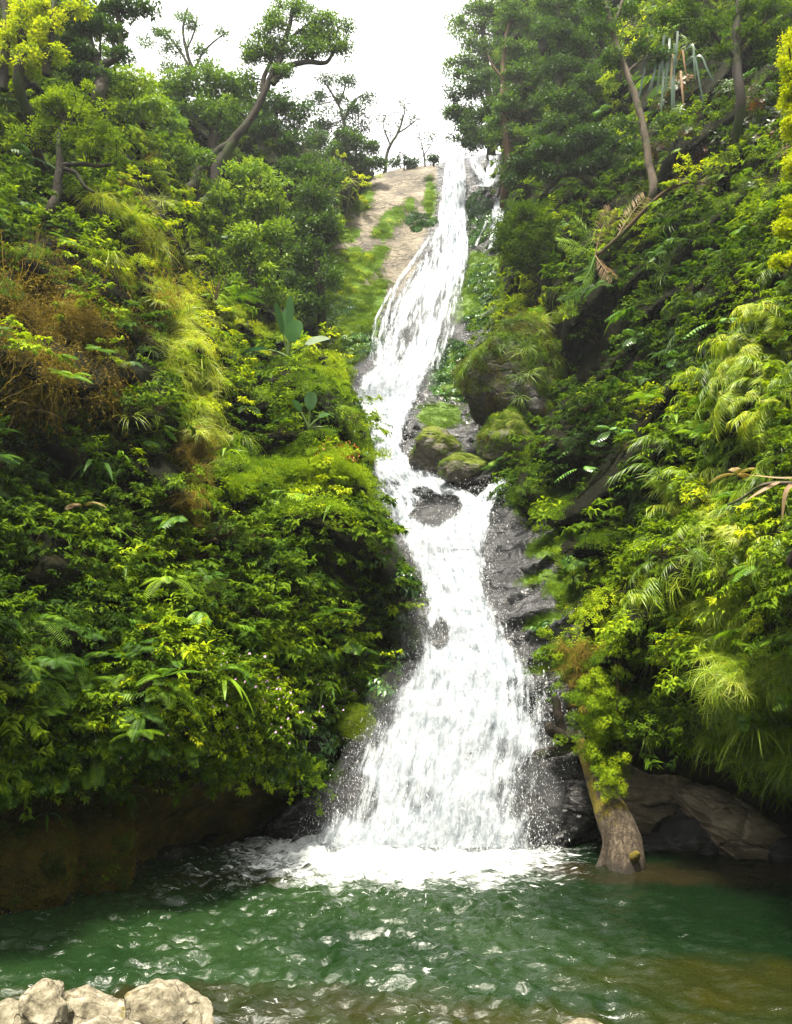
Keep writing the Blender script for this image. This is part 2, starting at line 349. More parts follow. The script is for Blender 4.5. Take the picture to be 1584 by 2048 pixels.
PR = [(1170, 1860), (1165, 1640), (1180, 1520), (1150, 1400), (1140, 1300), (1160, 1210), (1130, 1130), (1080, 1080), (1015, 1010), (1015, 965), (960, 880), (940, 800), (965, 700), (990, 620), (1000, 520), (1005, 430), (1015, 380), (1012, 320), (985, 260), (985, 80), (1020, -220), (1850, -220), (1850, 1860)]
CA = [(650, 500, 49), (640, 400, 53), (760, 345, 57), (880, 330, 56.5), (1000, 310, 56), (1100, 330, 54), (700, 450, 51), (860, 450, 52), (1000, 450, 49), (640, 620, 45), (760, 600, 45.5), (880, 600, 45), (1000, 600, 42), (1200, 500, 45),
      (720, 730, 41), (860, 730, 40), (980, 700, 38.5), (1200, 750, 34), (640, 740, 41.5), (760, 900, 32.5), (860, 880, 33), (1000, 900, 31.5), (700, 950, 31.5), (870, 960, 30.3), (1000, 970, 28.3), (1100, 950, 27.3), (760, 1100, 27), (880, 1100, 26),
      (1020, 1100, 24.6), (1150, 1050, 23.4), (860, 1250, 22.9), (960, 1250, 22.5), (1060, 1250, 21.5), (1160, 1250, 20.6), (1270, 1200, 20.5), (760, 1450, 20.3), (900, 1450, 20), (1060, 1450, 19.6), (1150, 1450, 19.2), (1280, 1500, 19.6),
      (650, 1650, 18.9), (850, 1690, 18.7), (1060, 1680, 18.6), (1250, 1650, 19.0), (600, 1850, 18.9), (1250, 1850, 18.5), (520, 1650, 19.8), (540, 1200, 24), (540, 900, 33)]
PA = [(520, 1860), (520, 760), (590, 650), (620, 540), (660, 450), (705, 390), (750, 350), (800, 336), (878, 328), (900, 312), (1000, 306), (1060, 322), (1260, 400), (1290, 1860)]
BROWN_SOIL = [(180, 1660, 240, 110), (400, 1630, 160, 60)]
soil_attr = lambda px, py: {'moss': blobs(px, py, BROWN_SOIL), 'dry': np.zeros(len(px))}
MOSS = [(720, 400, 30, 22, -40), (820, 410, 10, 14), (700, 470, 24, 14, -30), (760, 500, 20, 10, -20), (680, 560, 30, 24, -30), (785, 435, 28, 18, -30), (765, 465, 22, 14), (860, 400, 10, 50), (690, 520, 40, 20, -30), (735, 530, 40, 22, -40), (690, 600, 50, 40, -30), (740, 610, 22, 60, 28), (715, 660, 50, 45), (930, 590, 34, 52, 15), (945, 515, 22, 10, -30),
        (975, 555, 40, 45), (960, 620, 26, 12, -20), (660, 715, 60, 22), (905, 740, 45, 55), (880, 830, 45, 26), (1110, 1090, 50, 26, -15), (1085, 990, 60, 34, -30), (1075, 1155, 34, 10, -18), (1085, 1240, 42, 12, -18), (1130, 1170, 40, 26),
        (1065, 1340, 26, 10, -18), (1100, 1300, 34, 12, -18), (1125, 1330, 22, 22), (712, 1440, 30, 34), (665, 1545, 24, 16), (1170, 1540, 30, 24), (1150, 1490, 40, 16), (650, 480, 18, 70, 32), (600, 700, 50, 60)]
DRY = [(760, 450, 120, 150), (850, 370, 60, 60), (690, 520, 80, 60), (730, 540, 70, 50), (810, 350, 80, 30)]
rock_attr = lambda px, py: {'moss': blobs(px, py, MOSS), 'dry': blobs(px, py, DRY) * (px < 875 - (py - 330) * 0.18 + 6 * np.sin(py / 9))}
bvhA, fA = sheet('rock_face', CA, PA, (500, 290, 1310, 1870), 30, 0.05, M['rock'], 0.9, 0.35, rock_attr, 'stepped grey wet rock face down which the waterfall runs')
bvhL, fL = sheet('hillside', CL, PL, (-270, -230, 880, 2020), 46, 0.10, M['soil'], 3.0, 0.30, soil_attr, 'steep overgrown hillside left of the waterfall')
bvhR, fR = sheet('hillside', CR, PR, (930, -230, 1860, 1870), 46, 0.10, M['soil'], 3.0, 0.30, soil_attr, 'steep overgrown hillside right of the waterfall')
EYE = Vector((0, 0, CH))
def hit(px, py, which='LRA'):
    d = Vector(ray(px, py)).normalized(); best = None
    for k, b in (('L', bvhL), ('R', bvhR), ('A', bvhA)):
        if k in which:
            h = b.ray_cast(EYE, d, 400)
            if h[0] is not None and (best is None or h[3] < best[2]):
                n = h[1] if h[1].dot(d) < 0 else -h[1]; best = (np.array(h[0]), np.array(n), h[3], k)
    return best
#@@PART2
# ------------------------------------------------------------------ pool, with real waves
def pool():
    xs = np.arange(-11, 13, 0.055); ys = np.arange(4.5, 21.5, 0.05)
    gx, gy = np.meshgrid(xs, ys); x, y = gx.ravel(), gy.ravel()
    fx, fy = 0.0, 18.1                                  # where the fall lands
    dx, dy = x - fx, y - fy; r = np.hypot(dx, dy); P = np.stack([x, y, np.zeros_like(x)], -1)
    wp = np.stack([fbm(P * 0.5, 3), fbm(P * 0.5 + 9, 3)], -1)
    rr = r + wp[:, 0] * 1.6
    near = np.exp(-r / 4.5); calm = 1 / (1 + np.exp(-(x * 0.9 - (18 - y) * 0.12 - 2.0)))     # the right side is calmer
    z = np.zeros_like(x)
    z += 0.020 * np.sin(rr * 4.2) * (0.35 + near)
    for k in range(9):
        a = rad(200 + 16 * k + RNG.uniform(-9, 9)); kk = 5 * 1.33 ** k
        z += 0.032 / kk ** 0.85 * np.sin(kk * (x * math.cos(a) + y * math.sin(a) + wp[:, 1] * 1.2) + k * 1.7) * 1.2
    ch = fbm(np.stack([x * 2.6 + wp[:, 0], y * 3.4, 0 * x], -1), 5, 0.6); ridge = 1 - np.abs(fbm(np.stack([x * 2.0, y * 4.2, 0 * x + 4], -1), 4, 0.6)) * 2
    z += ch * 0.075 * (0.25 + 1.6 * near) * (1 - 0.6 * calm) + (ridge - 0.7) * 0.07 * (1 - 0.75 * calm)
    z *= (1 - 0.45 * calm)
    z *= 1.7
    z += fbm(np.stack([x * 5.5 + wp[:, 0] * 2, y * 7.5, 0 * x + 2], -1), 4, 0.6) * 0.05 * (1 - .6 * calm)
    ny, nx = gx.shape; idx = np.arange(ny * nx).reshape(ny, nx)
    q = np.stack([idx[:-1, :-1], idx[:-1, 1:], idx[1:, 1:], idx[1:, :-1]], -1).reshape(-1, 4)
    P[:, 2] = z
    # foam: thick where the fall lands, torn patches and painted sky reflections leftward
    e = np.hypot(dx / 3.0, dy / 2.6); foam = np.clip(1.6 - e, 0, 1) 
    e2 = np.hypot((dx + 1.8) / 3.6, (dy + 1.7) / 1.5); foam = np.maximum(foam, np.clip(1.25 - e2, 0, 1) * 0.50)
    foam_glints = np.clip(1 - np.abs((dy + 1.0) - dx * 0.42 + 0.3) / 2.6, 0, 1) * (dx < 1.0) * np.clip(1 + dx / 9.5, 0, 1) * 0.54
    foam = np.maximum(foam, foam_glints); foam = np.maximum(foam, 0.30 * (1 - calm) * np.clip((13.5 - y) / 4, 0, 1) * (x < 2.5))
    shore = np.clip(1 - np.abs((x + 6.2) * 0.9 - (y - 14.1) * 1.0) / 0.55, 0, 1) * (y < 17.2) * 0.34
    foam = np.maximum(foam, shore)
    shallow = np.maximum(blobs(x, y, [(-2.5, 16.2, 2.1, 0.8, 28), (1.2, 9.7, 3.6, 0.9, 0)]) * 0.6, blobs(x, y, [(4.6, 11.0, 2.3, 1.0, -6)]) * 0.7)
    red = blobs(x, y, [(-2.4, 10.3, 3.0, 0.8, 5), (5.4, 16.3, 2.8, 0.8, 0), (3.0, 16.7, 0.8, 0.6, 0)]) * 0.8
    P[:, 2] += np.clip(foam - 0.5, 0, 1) * 0.10 * (1 + 2.0 * fbm(P * 3.0, 4))
    wob = fbm(P * 1.6, 4) * .45 + .0; shallow = np.clip(shallow * .75 + wob * (shallow > .02), 0, 1); red = np.clip(red * .6 + wob * (red > .02), 0, 1)
    mb = MB(); mb.add(P, q)
    t = NT('pool_water'); tc = t.n('ShaderNodeTexCoord').outputs['Object']
    c = t.ramp(t.noise(0.45, 3, 0.5, tc), [(0.35, (0.006, 0.018, 0.005)), (0.65, (0.015, 0.033, 0.010))])
    c = t.mix(t.attr('calm'), c, (0.0016, 0.0065, 0.0018)); c = t.mix(t.attr('shallow'), c, (0.022, 0.020, 0.002)); c = t.mix(t.attr('red'), c, (0.020, 0.012, 0.005))
    n1 = t.noise(5.0, 8, 0.72, tc, 0.6, stretch=(0.6, 2.4, 1.0, (0, 0, rad(-14)))); n2 = t.noise(1.5, 5, 0.6, tc, 0.3, stretch=(0.7, 1.8, 1.0, (0, 0, rad(-18))))
    h = t.math('ADD', t.math('MULTIPLY', n1, 0.55), t.math('MULTIPLY', n2, 0.45))
    ff = t.math('ADD', t.math('MULTIPLY', t.attr('foam'), 1.0), t.math('MULTIPLY', t.math('SUBTRACT', h, 0.5), 3.0))
    st_ = t.noise(3.2, 7, 0.7, tc, 0.5, stretch=(0.8, 2.6, 1.0, (0, 0, rad(-16)))); fm = t.math('MAXIMUM', t.step(ff, 0.38, 1.35), t.math('MULTIPLY', t.step(t.math('ADD', t.math('MULTIPLY', t.attr('foam'), .8), t.math('MULTIPLY', t.math('SUBTRACT', st_, .5), 2.6)), .50, .72), .8))  # narrow white streaks paint in the sky reflected off ripples
    rp = t.noise(6.0, 5, 0.65, tc, 0.8, stretch=(0.8, 1.7, 1))
    nb = t.bump(t.math('ADD', rp, t.math('MULTIPLY', fm, 0.8)), 0.45, 0.06)
    wt = t.bsdf(c, 0.05, 0.5, nb, out=False); wt.inputs['IOR'].default_value = 1.33
    fo = t.bsdf((0.80, 0.83, 0.84), 0.7, 0.2, nb, out=False)
    ms = t.n('ShaderNodeMixShader'); t.l(fm, ms.inputs[0]); t.l(wt.outputs[0], ms.inputs[1]); t.l(fo.outputs[0], ms.inputs[2]); t.l(ms.outputs[0], t.out.inputs[0])
    o = mb.build('pool_water', [t.m], attrs={'foam': foam, 'shallow': shallow, 'red': red, 'calm': calm})
    tag(o, 'deep green rippled plunge pool under the waterfall', None, None, 'structure')
pool()
def ground():
    mb = MB(); s = 400.0; n = 24; g = np.linspace(-s, s, n); gx, gy = np.meshgrid(g, g)
    P = np.stack([gx.ravel(), gy.ravel(), -1.6 + 0 * gx.ravel()], -1); idx = np.arange(n * n).reshape(n, n)
    mb.add(P, np.stack([idx[:-1, :-1], idx[:-1, 1:], idx[1:, 1:], idx[1:, :-1]], -1).reshape(-1, 4))
    tag(mb.build('ground', [M['soil']], attrs={'moss': np.zeros(n * n)}), 'dark stream bed and valley floor', None, None, 'structure')
ground()
def behind():
    # unseen dark wooded slopes, added behind the camera to block low sky light
    th = np.linspace(rad(-205), rad(25), 40); zz = np.linspace(0, 1, 14); T_, Z = np.meshgrid(th, zz); r = 15 + 22 * Z ** 1.3
    P = np.stack([r * np.cos(T_) * 1.15, 4 + r * np.sin(T_), -1.6 + 24 * Z], -1).reshape(-1, 3); P += fbm(P * .15, 3)[:, None] * 3 * np.array([1, 1, .3]); P[:, 1] = np.where(np.abs(P[:, 0]) < 12, np.minimum(P[:, 1], -5), P[:, 1])
    idx = np.arange(P.shape[0]).reshape(14, 40); mb = MB(); mb.add(P, np.stack([idx[:-1, :-1], idx[:-1, 1:], idx[1:, 1:], idx[1:, :-1]], -1).reshape(-1, 4)); t = NT('sky_block_slope'); n = t.noise(.8, 6, .7); t.bsdf(t.ramp(n, [(.35, (.01, .02, .005)), (.65, (.05, .09, .012))]), .9, .1, t.bump(n, 1, .5))
    tag(mb.build('hillside', [t.m]), 'unseen wooded slope added behind the viewpoint to block low sky light', None, None, 'structure')
behind()

# ------------------------------------------------------------------ waterfall
def water_mat():
    t = NT('falling_water'); uv = t.n('ShaderNodeUVMap', uv_map='flow').outputs[0]; turb = t.attr('turb')
    a = t.noise(1.0, 7, 0.68, uv, 0.3, stretch=(5.5, 0.55, 1)); b = t.math('ADD', t.math('MULTIPLY', t.noise(1.0, 8, 0.70, uv, 0.15, stretch=(7.5, 0.6, 1)), .5), t.math('MULTIPLY', t.noise(1.0, 8, 0.72, uv, 0.3, stretch=(3.6, 1.9, 1)), .5)); f = t.noise(1.0, 6, 0.75, uv, 0.1, stretch=(24, 2.4, 1))
    nn = t.n('ShaderNodeMix', data_type='FLOAT'); t.l(turb, nn.inputs[0]); t.l(a, nn.inputs[2]); t.l(b, nn.inputs[3]); n = nn.outputs[0]
    h = t.math('ADD', t.math('MULTIPLY', n, 0.8), t.math('MULTIPLY', f, 0.2))
    al = t.math('ADD', t.attr('dens'), t.math('MULTIPLY', t.math('SUBTRACT', h, 0.5), 4.2))
    alpha = t.math('MULTIPLY', t.step(al, 0.18, 1.05), 0.97)
    col = t.ramp(h, [(0.41, (0.17, 0.21, 0.25)), (0.50, (0.36, 0.40, 0.44)), (0.59, (0.66, 0.69, 0.72))])  # blue-grey shading of the water painted into the low stops
    nb = t.bump(h, 0.9, 0.15)
    d = t.bsdf(col, 0.55, 0.3, nb, out=False)
    tl = t.n('ShaderNodeBsdfTranslucent'); tl.inputs[0].default_value = (0.85, 0.9, 0.93, 1)
    m1 = t.n('ShaderNodeMixShader'); m1.inputs[0].default_value = 0.25; t.l(d.outputs[0], m1.inputs[1]); t.l(tl.outputs[0], m1.inputs[2])
    tp = t.n('ShaderNodeBsdfTransparent'); m2 = t.n('ShaderNodeMixShader'); t.l(alpha, m2.inputs[0]); t.l(tp.outputs[0], m2.inputs[1]); t.l(m1.outputs[0], m2.inputs[2]); t.l(m2.outputs[0], t.out.inputs[0])
    return t.m
M['water'] = water_mat()
def drop_mat():
    t = NT('water_drops'); b = t.bsdf((0.8, 0.82, 0.84), 0.5, 0.2, out=False); tp = t.n('ShaderNodeBsdfTransparent'); ms = t.n('ShaderNodeMixShader'); ms.inputs[0].default_value = .55; t.l(tp.outputs[0], ms.inputs[1]); t.l(b.outputs[0], ms.inputs[2]); t.l(ms.outputs[0], t.out.inputs[0]); return t.m
M['drop'] = drop_mat()
# rows: pixel row, left edge, right edge, turbulence
MAIN = [(309, 896, 930, 0), (340, 886, 932, 0), (400, 880, 934, 0), (450, 872, 937, .05), (500, 852, 938, .1), (550, 828, 928, .1), (600, 800, 906, .15), (650, 785, 896, .2), (700, 768, 880, .3), (735, 745, 862, .6), (752, 716, 852, .9), (800, 708, 835, .9), (850, 718, 812, .8),
        (900, 742, 802, .9), (930, 738, 838, 1), (965, 744, 905, 1), (1000, 754, 978, 1), (1050, 786, 978, .8), (1100, 812, 968, .8), (1150, 838, 966, .9), (1200, 850, 978, 1), (1250, 846, 1000, 1), (1300, 840, 1032, 1), (1350, 818, 1062, 1),
        (1400, 776, 1088, .9), (1450, 744, 1094, .8), (1500, 716, 1090, .7), (1550, 694, 1076, .7), (1600, 676, 1064, .7), (1650, 640, 1062, .9), (1700, 600, 1075, 1)]
HOLES = [(862, 1022, 34, 30, 10, 1), (897, 1012, 26, 26, 0, 1), (848, 985, 30, 10, 15, .7), (880, 1268, 20, 30, 10, .9), (925, 590, 16, 40, 15, .3), (830, 640, 20, 50, 20, .45), (806, 690, 14, 40, 15, .5), (870, 505, 14, 40, 25, .45), (770, 1480, 22, 60, 25, .35), (720, 1600, 40, 50, 15, .5), (830, 1590, 40, 30, 0, .3),
         (1040, 1400, 30, 60, -20, .35), (1020, 1560, 40, 80, 0, .4), (940, 1480, 60, 40, 0, .15), (885, 680, 10, 50, 12, .5), (880, 600, 8, 40, 20, .5), (870, 1100, 40, 20, 0, .2), (780, 975, 22, 16, 0, .4), (820, 1000, 18, 14, 0, .3)]
droplets = []
def stream(name, rows, holes=(), col_step=4.5, edge=0.25, dens0=1.0, off=0.022, bulge=0.012, spray=0, parent=None):
    rows = np.array(rows, float); y0, y1 = rows[0, 0], rows[-1, 0]
    ys = np.arange(y0, y1 + .1, 4.0); Lx = np.interp(ys, rows[:, 0], rows[:, 1]); Rx = np.interp(ys, rows[:, 0], rows[:, 2]); tu = np.interp(ys, rows[:, 0], rows[:, 3])
    nc = max(7, int((Rx - Lx).max() / col_step)); u = np.linspace(0, 1, nc)
    Lx = Lx + 2.5 * vnoise(np.stack([ys * .05, 0 * ys, 0 * ys + len(name)], -1)) * (Rx - Lx) / 120; Rx = Rx + 2.5 * vnoise(np.stack([ys * .05, 0 * ys + 5, 0 * ys], -1)) * (Rx - Lx) / 120
    px = Lx[:, None] + (Rx - Lx)[:, None] * u[None]; py = np.repeat(ys[:, None], nc, 1)
    Y0 = fA(px, py); prof = np.sin(np.pi * u)[None] ** 0.6
    P = at(px, py, Y0 * (1 - off - bulge * prof))
    s = np.concatenate([[0], np.cumsum(np.linalg.norm(np.diff(P[:, nc // 2], axis=0), axis=1))]); wx = P[..., 0] - P[:, nc // 2, 0][:, None] * 0.6
    T = np.repeat(tu[:, None], nc, 1)
    n1 = fbm(np.stack([wx * 2.2, np.repeat(s[:, None], nc, 1) * 0.5, T * 0], -1), 4, 0.6); n2 = fbm(np.stack([wx * 1.8, np.repeat(s[:, None], nc, 1) * 1.3, T * 0 + 7], -1), 5, 0.6)
    dsp = (n1 * (1 - T) * 0.25 + n2 * T * 0.5) * (0.5 + Y0 / 40)
    dirv = unit(np.array([0, 0, CH]) - P) * 0.8 + np.array([0, 0, 0.25]); P = P + dirv * dsp[..., None] * 0.9 * prof[..., None]
    d = np.minimum(u, 1 - u)[None] * 2; wide = (Rx - Lx)[:, None]
    dens = dens0 * np.clip(d / edge, 0, 1) ** 0.7 * (1.08 if dens0 >= .9 else 1.0) + 0 * wide
    dens = dens * np.clip((ys - y0) / 6 + 0.5, 0, 1)[:, None]
    for h in holes: dens = dens - blobs(px, py, [h[:5]]) * h[5] * 1.1
    mb = MB(); ny = len(ys); idx = np.arange(ny * nc).reshape(ny, nc)
    q = np.stack([idx[:-1, :-1], idx[1:, :-1], idx[1:, 1:], idx[:-1, 1:]], -1).reshape(-1, 4); mb.add(P.reshape(-1, 3), q)
    o = mb.build(name, [M['water']], parent, attrs={'dens': dens.ravel(), 'turb': T.ravel()})
    me = o.data; uvl = me.uv_layers.new(name='flow'); S2 = np.repeat(s[:, None], nc, 1)
    uv = np.stack([wx.ravel(), S2.ravel()], -1)[q.ravel()]; uvl.data.foreach_set('uv', uv.astype(np.float32).ravel())
    if spray:
        pr = (0.25 + T) * (0.6 + 1.2 * (1 - d)) * (0.5 + (py / 1700) ** 2); pr = (pr / pr.sum()).ravel(); k = RNG.choice(len(pr), spray, p=pr)
        Q = P.reshape(-1, 3)[k]; side = np.where(u[k % nc] < .5, -1, 1) * (1 - d.ravel()[k % nc])
        sc_ = 0.06 + 0.17 * T.ravel()[k]; Q = Q + RNG.normal(size=(spray, 3)) * sc_[:, None] * np.array([1, .6, .8]); Q[:, 0] += side * np.abs(RNG.normal(size=spray)) * 0.16; Q[:, 1] -= 0.12
        droplets.append(Q)
    return o
wf = stream('waterfall', MAIN, HOLES, off=.030, spray=16000)
tag(wf, 'tall white waterfall pouring down the gorge in steps', None, None, 'structure')
W = wf
def part_stream(rows, holes=(), **k):
    return stream('water_strand', rows, holes, parent=W, **k)
part_stream([(470, 858, 868, 0), (500, 836, 852, 0), (560, 792, 808, 0), (600, 774, 790, 0), (660, 757, 775, 0), (733, 742, 762, .2)], col_step=2.5, edge=.5, dens0=.72, off=.016, spray=300)
part_stream([(520, 838, 856, 0), (560, 808, 826, 0), (620, 782, 800, 0), (680, 764, 784, 0), (738, 748, 772, .2)], col_step=2.5, edge=.5, dens0=.62, off=.018, spray=300)
part_stream([(575, 780, 790, 0), (640, 745, 760, 0), (725, 733, 748, 0)], col_step=2.5, edge=.5, dens0=.5, off=.016)
part_stream([(312, 932, 954, 0), (330, 938, 966, 0), (350, 950, 976, 0), (374, 952, 988, .1)], col_step=2.5, edge=.5, dens0=.8, off=.016)
part_stream([(310, 976, 1002, 0), (340, 972, 1000, 0), (374, 956, 996, .5)], col_step=2.5, edge=.4, dens0=.78, off=.016)
part_stream([(386, 1000, 1006, 0), (400, 990, 1016, 0), (430, 980, 1022, 0), (465, 976, 1010, 0), (500, 974, 998, 0)], col_step=2.5, edge=.5, dens0=.85, off=.016)
part_stream([(440, 972, 978, 0), (470, 958, 966, 0), (492, 948, 956, 0)], col_step=2, edge=.5, dens0=.5, off=.016)
part_stream([(470, 928, 940, 0), (520, 922, 938, 0), (600, 900, 922, .1), (660, 880, 912, .1), (740, 850, 880, .2)], col_step=2.5, edge=.6, dens0=.52, off=.018, spray=300)
part_stream([(958, 1000, 1024, .2), (970, 975, 1012, .5), (990, 955, 1000, .9), (1020, 930, 984, 1), (1060, 900, 980, 1), (1100, 880, 972, 1)], col_step=4, edge=.4, dens0=.9, off=.03, spray=1200)
part_stream([(1380, 760, 1096, 1), (1450, 726, 1104, 1), (1520, 700, 1102, 1), (1600, 655, 1082, 1), (1690, 585, 1090, 1)], HOLES, col_step=5, edge=.35, dens0=.46, off=.048, bulge=.02, spray=5000)
part_stream([(930, 732, 850, 1), (1000, 745, 980, 1), (1100, 800, 982, 1), (1200, 838, 990, 1), (1300, 826, 1046, 1), (1400, 760, 1100, 1)], HOLES, col_step=5, edge=.4, dens0=.42, off=.036, bulge=.02, spray=1500)
def spray():
    mb = MB(); Q = list(droplets)
    n = 9000; a = RNG.uniform(0, 2 * math.pi, n); rr = RNG.random(n) ** 0.5
    Q.append(np.stack([0.35 + np.cos(a) * rr * 3.0, 18.0 + np.sin(a) * rr * 1.1, np.abs(RNG.normal(size=n)) * 0.28 * (1.1 - rr) + 0.02], -1))
    n = 1500; x = RNG.uniform(-6, 0.5, n); yy = RNG.uniform(9.5, 17.5, n); Q.append(np.stack([x, yy, 0.02 + np.abs(RNG.normal(size=n)) * .03], -1)[fbm(np.stack([x * 1.1, yy * 1.6, 0 * x], -1), 3) > .16])
    Q = np.concatenate(Q); n = len(Q); s = RNG.lognormal(0, .5, n) * 0.0036 * np.clip(Q[:, 1] / 18, .6, 2.4)
    ax = unit(RNG.normal(size=(n, 3)) * .35 + np.array([0, -.25, -1])); A = unit(np.cross(ax, np.array([1, .2, .1]))); B = np.cross(ax, A)
    st = RNG.uniform(1.2, 4.5, n)
    V = np.stack([Q + ax * (s * st)[:, None], Q + A * s[:, None], Q + B * s[:, None], Q - A * s[:, None], Q - B * s[:, None], Q - ax * (s * st)[:, None]], 1).reshape(-1, 3)
    f = np.array([[0, 1, 2], [0, 2, 3], [0, 3, 4], [0, 4, 1], [5, 2, 1], [5, 3, 2], [5, 4, 3], [5, 1, 4]])
    mb.add(V, ((np.arange(n) * 6)[:, None, None] + f[None]).reshape(-1, 3))
    tag(mb.build('water_spray', [M['drop']]), 'white droplets thrown up around the falling water', 'spray', None, 'stuff')
spray()

# ------------------------------------------------------------------ boulders
M['outcrop'] = rock_mat('shaded_outcrop', (0.004, 0.0035, 0.003), (0.014, 0.011, 0.007), (0.045, 0.032, 0.018), 1.2, False, (0.05, 0.055, 0.004))  # the outcrop's shade is put into this near-black colour
def ico(sub):
    import bmesh
    bm = bmesh.new(); bmesh.ops.create_icosphere(bm, subdivisions=sub, radius=1.0)
    V = np.array([v.co[:] for v in bm.verts]); Fa = np.array([[v.index for v in f.verts] for f in bm.faces]); bm.free(); return V, Fa
ICO = ico(6)
def boulder(name, px, py, wpx, hpx, Y, mat, label, depth=0.8, roll=0, seed=1, planes=14, cut=0.72, rough=0.12, moss=0.0, dry=0.0, top_moss=0.0, cat='boulder', group=None, yaw=0, pitch=0, bed=0.0):
    rg = np.random.default_rng(seed); V, Fa = ICO; V = V.copy()
    for _ in range(planes):
        n = unit(rg.normal(size=3) * np.array([1, 1, .8])); c = rg.uniform(cut, 1.0); d = V @ n; V = V - n * np.clip(d - c, 0, None)[:, None] * 0.92
    V = V + unit(V) * (fbm(V * 1.6 + seed * 3, 4)[:, None] * rough * 1.4 + fbm(V * 6 + seed, 4)[:, None] * rough * 0.35)
    if bed:
        k = V[:, 2] * 5 + V[:, 0] * 1.7 + fbm(V * 1.2, 3) * 1.5; V = V + unit(V) * ((k - np.floor(k)) ** 2)[:, None] * bed
    sx, sz = wpx * Y / F / 2, hpx * Y / F / 2; sy = depth * (sx + sz) / 2
    V = V * np.array([sx, sy, sz])
    R = np.array((Matrix.Rotation(rad(yaw), 3, 'Z') @ Matrix.Rotation(rad(-roll), 3, 'Y') @ Matrix.Rotation(rad(pitch), 3, 'X')).to_3x3()); V = V @ R.T
    nz = unit(V / np.array([sx, sy, sz]) ** 2)[:, 2]
    mo = np.clip(moss + top_moss * np.clip(nz * 1.6 + 0.1, -.4, 1), 0, 1)
    mb = MB(); mb.add(V, Fa)
    o = mb.build(name, [mat], None, at(px, py, Y), attrs={'moss': mo, 'dry': np.full(len(V), dry)})
    return tag(o, label, cat, group)
def sand_rock():
    t = NT('pale_boulder_stone'); n = t.noise(2.2, 8, 0.65); f = t.noise(11, 8, 0.75)
    c = t.ramp(t.math('ADD', t.math('MULTIPLY', n, .55), t.math('MULTIPLY', f, .45)), [(0.40, (0.04, 0.034, 0.02)), (0.48, (0.16, 0.14, 0.095)), (0.60, (0.36, 0.32, 0.24))])
    mo = t.step(t.math('ADD', t.attr('moss'), t.math('MULTIPLY', t.math('SUBTRACT', t.noise(3.2, 7, 0.7), .5), 1.7)), .52, .68)
    c = t.mix(mo, c, t.ramp(f, [(0.35, (0.035, 0.03, 0.006)), (0.65, (0.15, 0.115, 0.015))]))
    vor = t.n('ShaderNodeTexVoronoi', feature='DISTANCE_TO_EDGE'); vor.inputs['Scale'].default_value = 1.5
    wv = t.n('ShaderNodeVectorMath', operation='ADD'); nz = t.n('ShaderNodeTexNoise'); nz.inputs['Scale'].default_value = 2.0; nz.inputs['Detail'].default_value = 5; t.l(t.n('ShaderNodeTexCoord').outputs['Object'], nz.inputs['Vector'])
    t.l(t.n('ShaderNodeTexCoord').outputs['Object'], wv.inputs[0]); t.l(nz.outputs['Color'], wv.inputs[1]); t.l(wv.outputs[0], vor.inputs['Vector'])
    crk = t.step(vor.outputs['Distance'], 0, .04); c = t.mix(t.math('MULTIPLY', t.math('SUBTRACT', 1, crk), t.step(n, .45, .6)), c, (0.05, 0.03, 0.018))
    t.bsdf(c, 0.85, 0.2, t.bump(t.math('ADD', t.math('ADD', n, t.math('MULTIPLY', f, .6)), t.math('MULTIPLY', crk, .3)), 1.0, 0.04)); return t.m
M['sand'] = sand_rock()
MOSS_SPOTS = None
g = 'pale boulders on the near bank'
boulder('boulder', 322, 2078, 225, 190, 8.0, M['sand'], 'pale boulder with a brown moss patch, right end of the near bank', .9, 8, 21, 16, .52, .16, moss=.42, group=g)
boulder('boulder', 195, 2068, 190, 160, 8.6, M['sand'], 'mossy peaked boulder between two pale ones on the near bank', .9, -10, 8, 16, .5, .16, moss=.46, group=g)
boulder('boulder', 84, 2072, 140, 172, 7.9, M['sand'], 'tall cracked cream boulder on the near bank beside the pool', .9, -4, 5, 18, .52, .18, moss=.24, group=g)
boulder('boulder', 8, 2090, 160, 140, 8.3, M['sand'], 'low pale boulder cut by the left edge of the photo', .9, 0, 9, 9, .62, .1, moss=.2, group=g)
boulder('boulder', 215, 2120, 250, 150, 7.2, M['sand'], 'flat grey boulder lowest in the pile on the near bank', .9, 4, 13, 9, .66, .08, moss=.18, group=g)
boulder('boulder', 1168, 2066, 90, 46, 8.4, M['sand'], 'small pale rock just breaking the water at the bottom edge', .9, 0, 14, 8, .7, .08, moss=.1)
boulder('boulder', 866, 904, 142, 92, 29.6, M['rock_moss'], 'mossy boulder with a grey top at the left end beside the falling water', .8, -6, 31, 18, .55, .2, top_moss=.42, moss=.2)
boulder('boulder', 925, 938, 108, 62, 28.4, M['rock_moss'], 'low moss-covered boulder wedged below the grey-topped one', .9, 4, 33, 12, .7, .12, moss=.34, top_moss=.35)
boulder('boulder', 1018, 880, 150, 132, 28.3, M['rock_moss'], 'brown and green mossy boulder under the overhang right of the falls', .8, -10, 35, 18, .56, .22, moss=.5, top_moss=.3)
boulder('boulder', 1085, 915, 76, 62, 27.6, M['rock_moss'], 'small olive mossy boulder in the shade at the foot of the overhang', .8, 0, 36, 12, .66, .14, moss=.5, top_moss=.3)
boulder('boulder', 958, 962, 60, 22, 28.2, M['rock_black'], 'flat black wet stone at the lip where a side trickle starts', .9, 0, 38, 8, .7, .1)
boulder('rock_outcrop', 1040, 790, 250, 335, 30.2, M['outcrop'], 'dark mossy overhanging rock outcrop right of the middle falls', .8, 14, 41, 16, .62, .18, moss=.42, top_moss=.4, cat='rock outcrop')
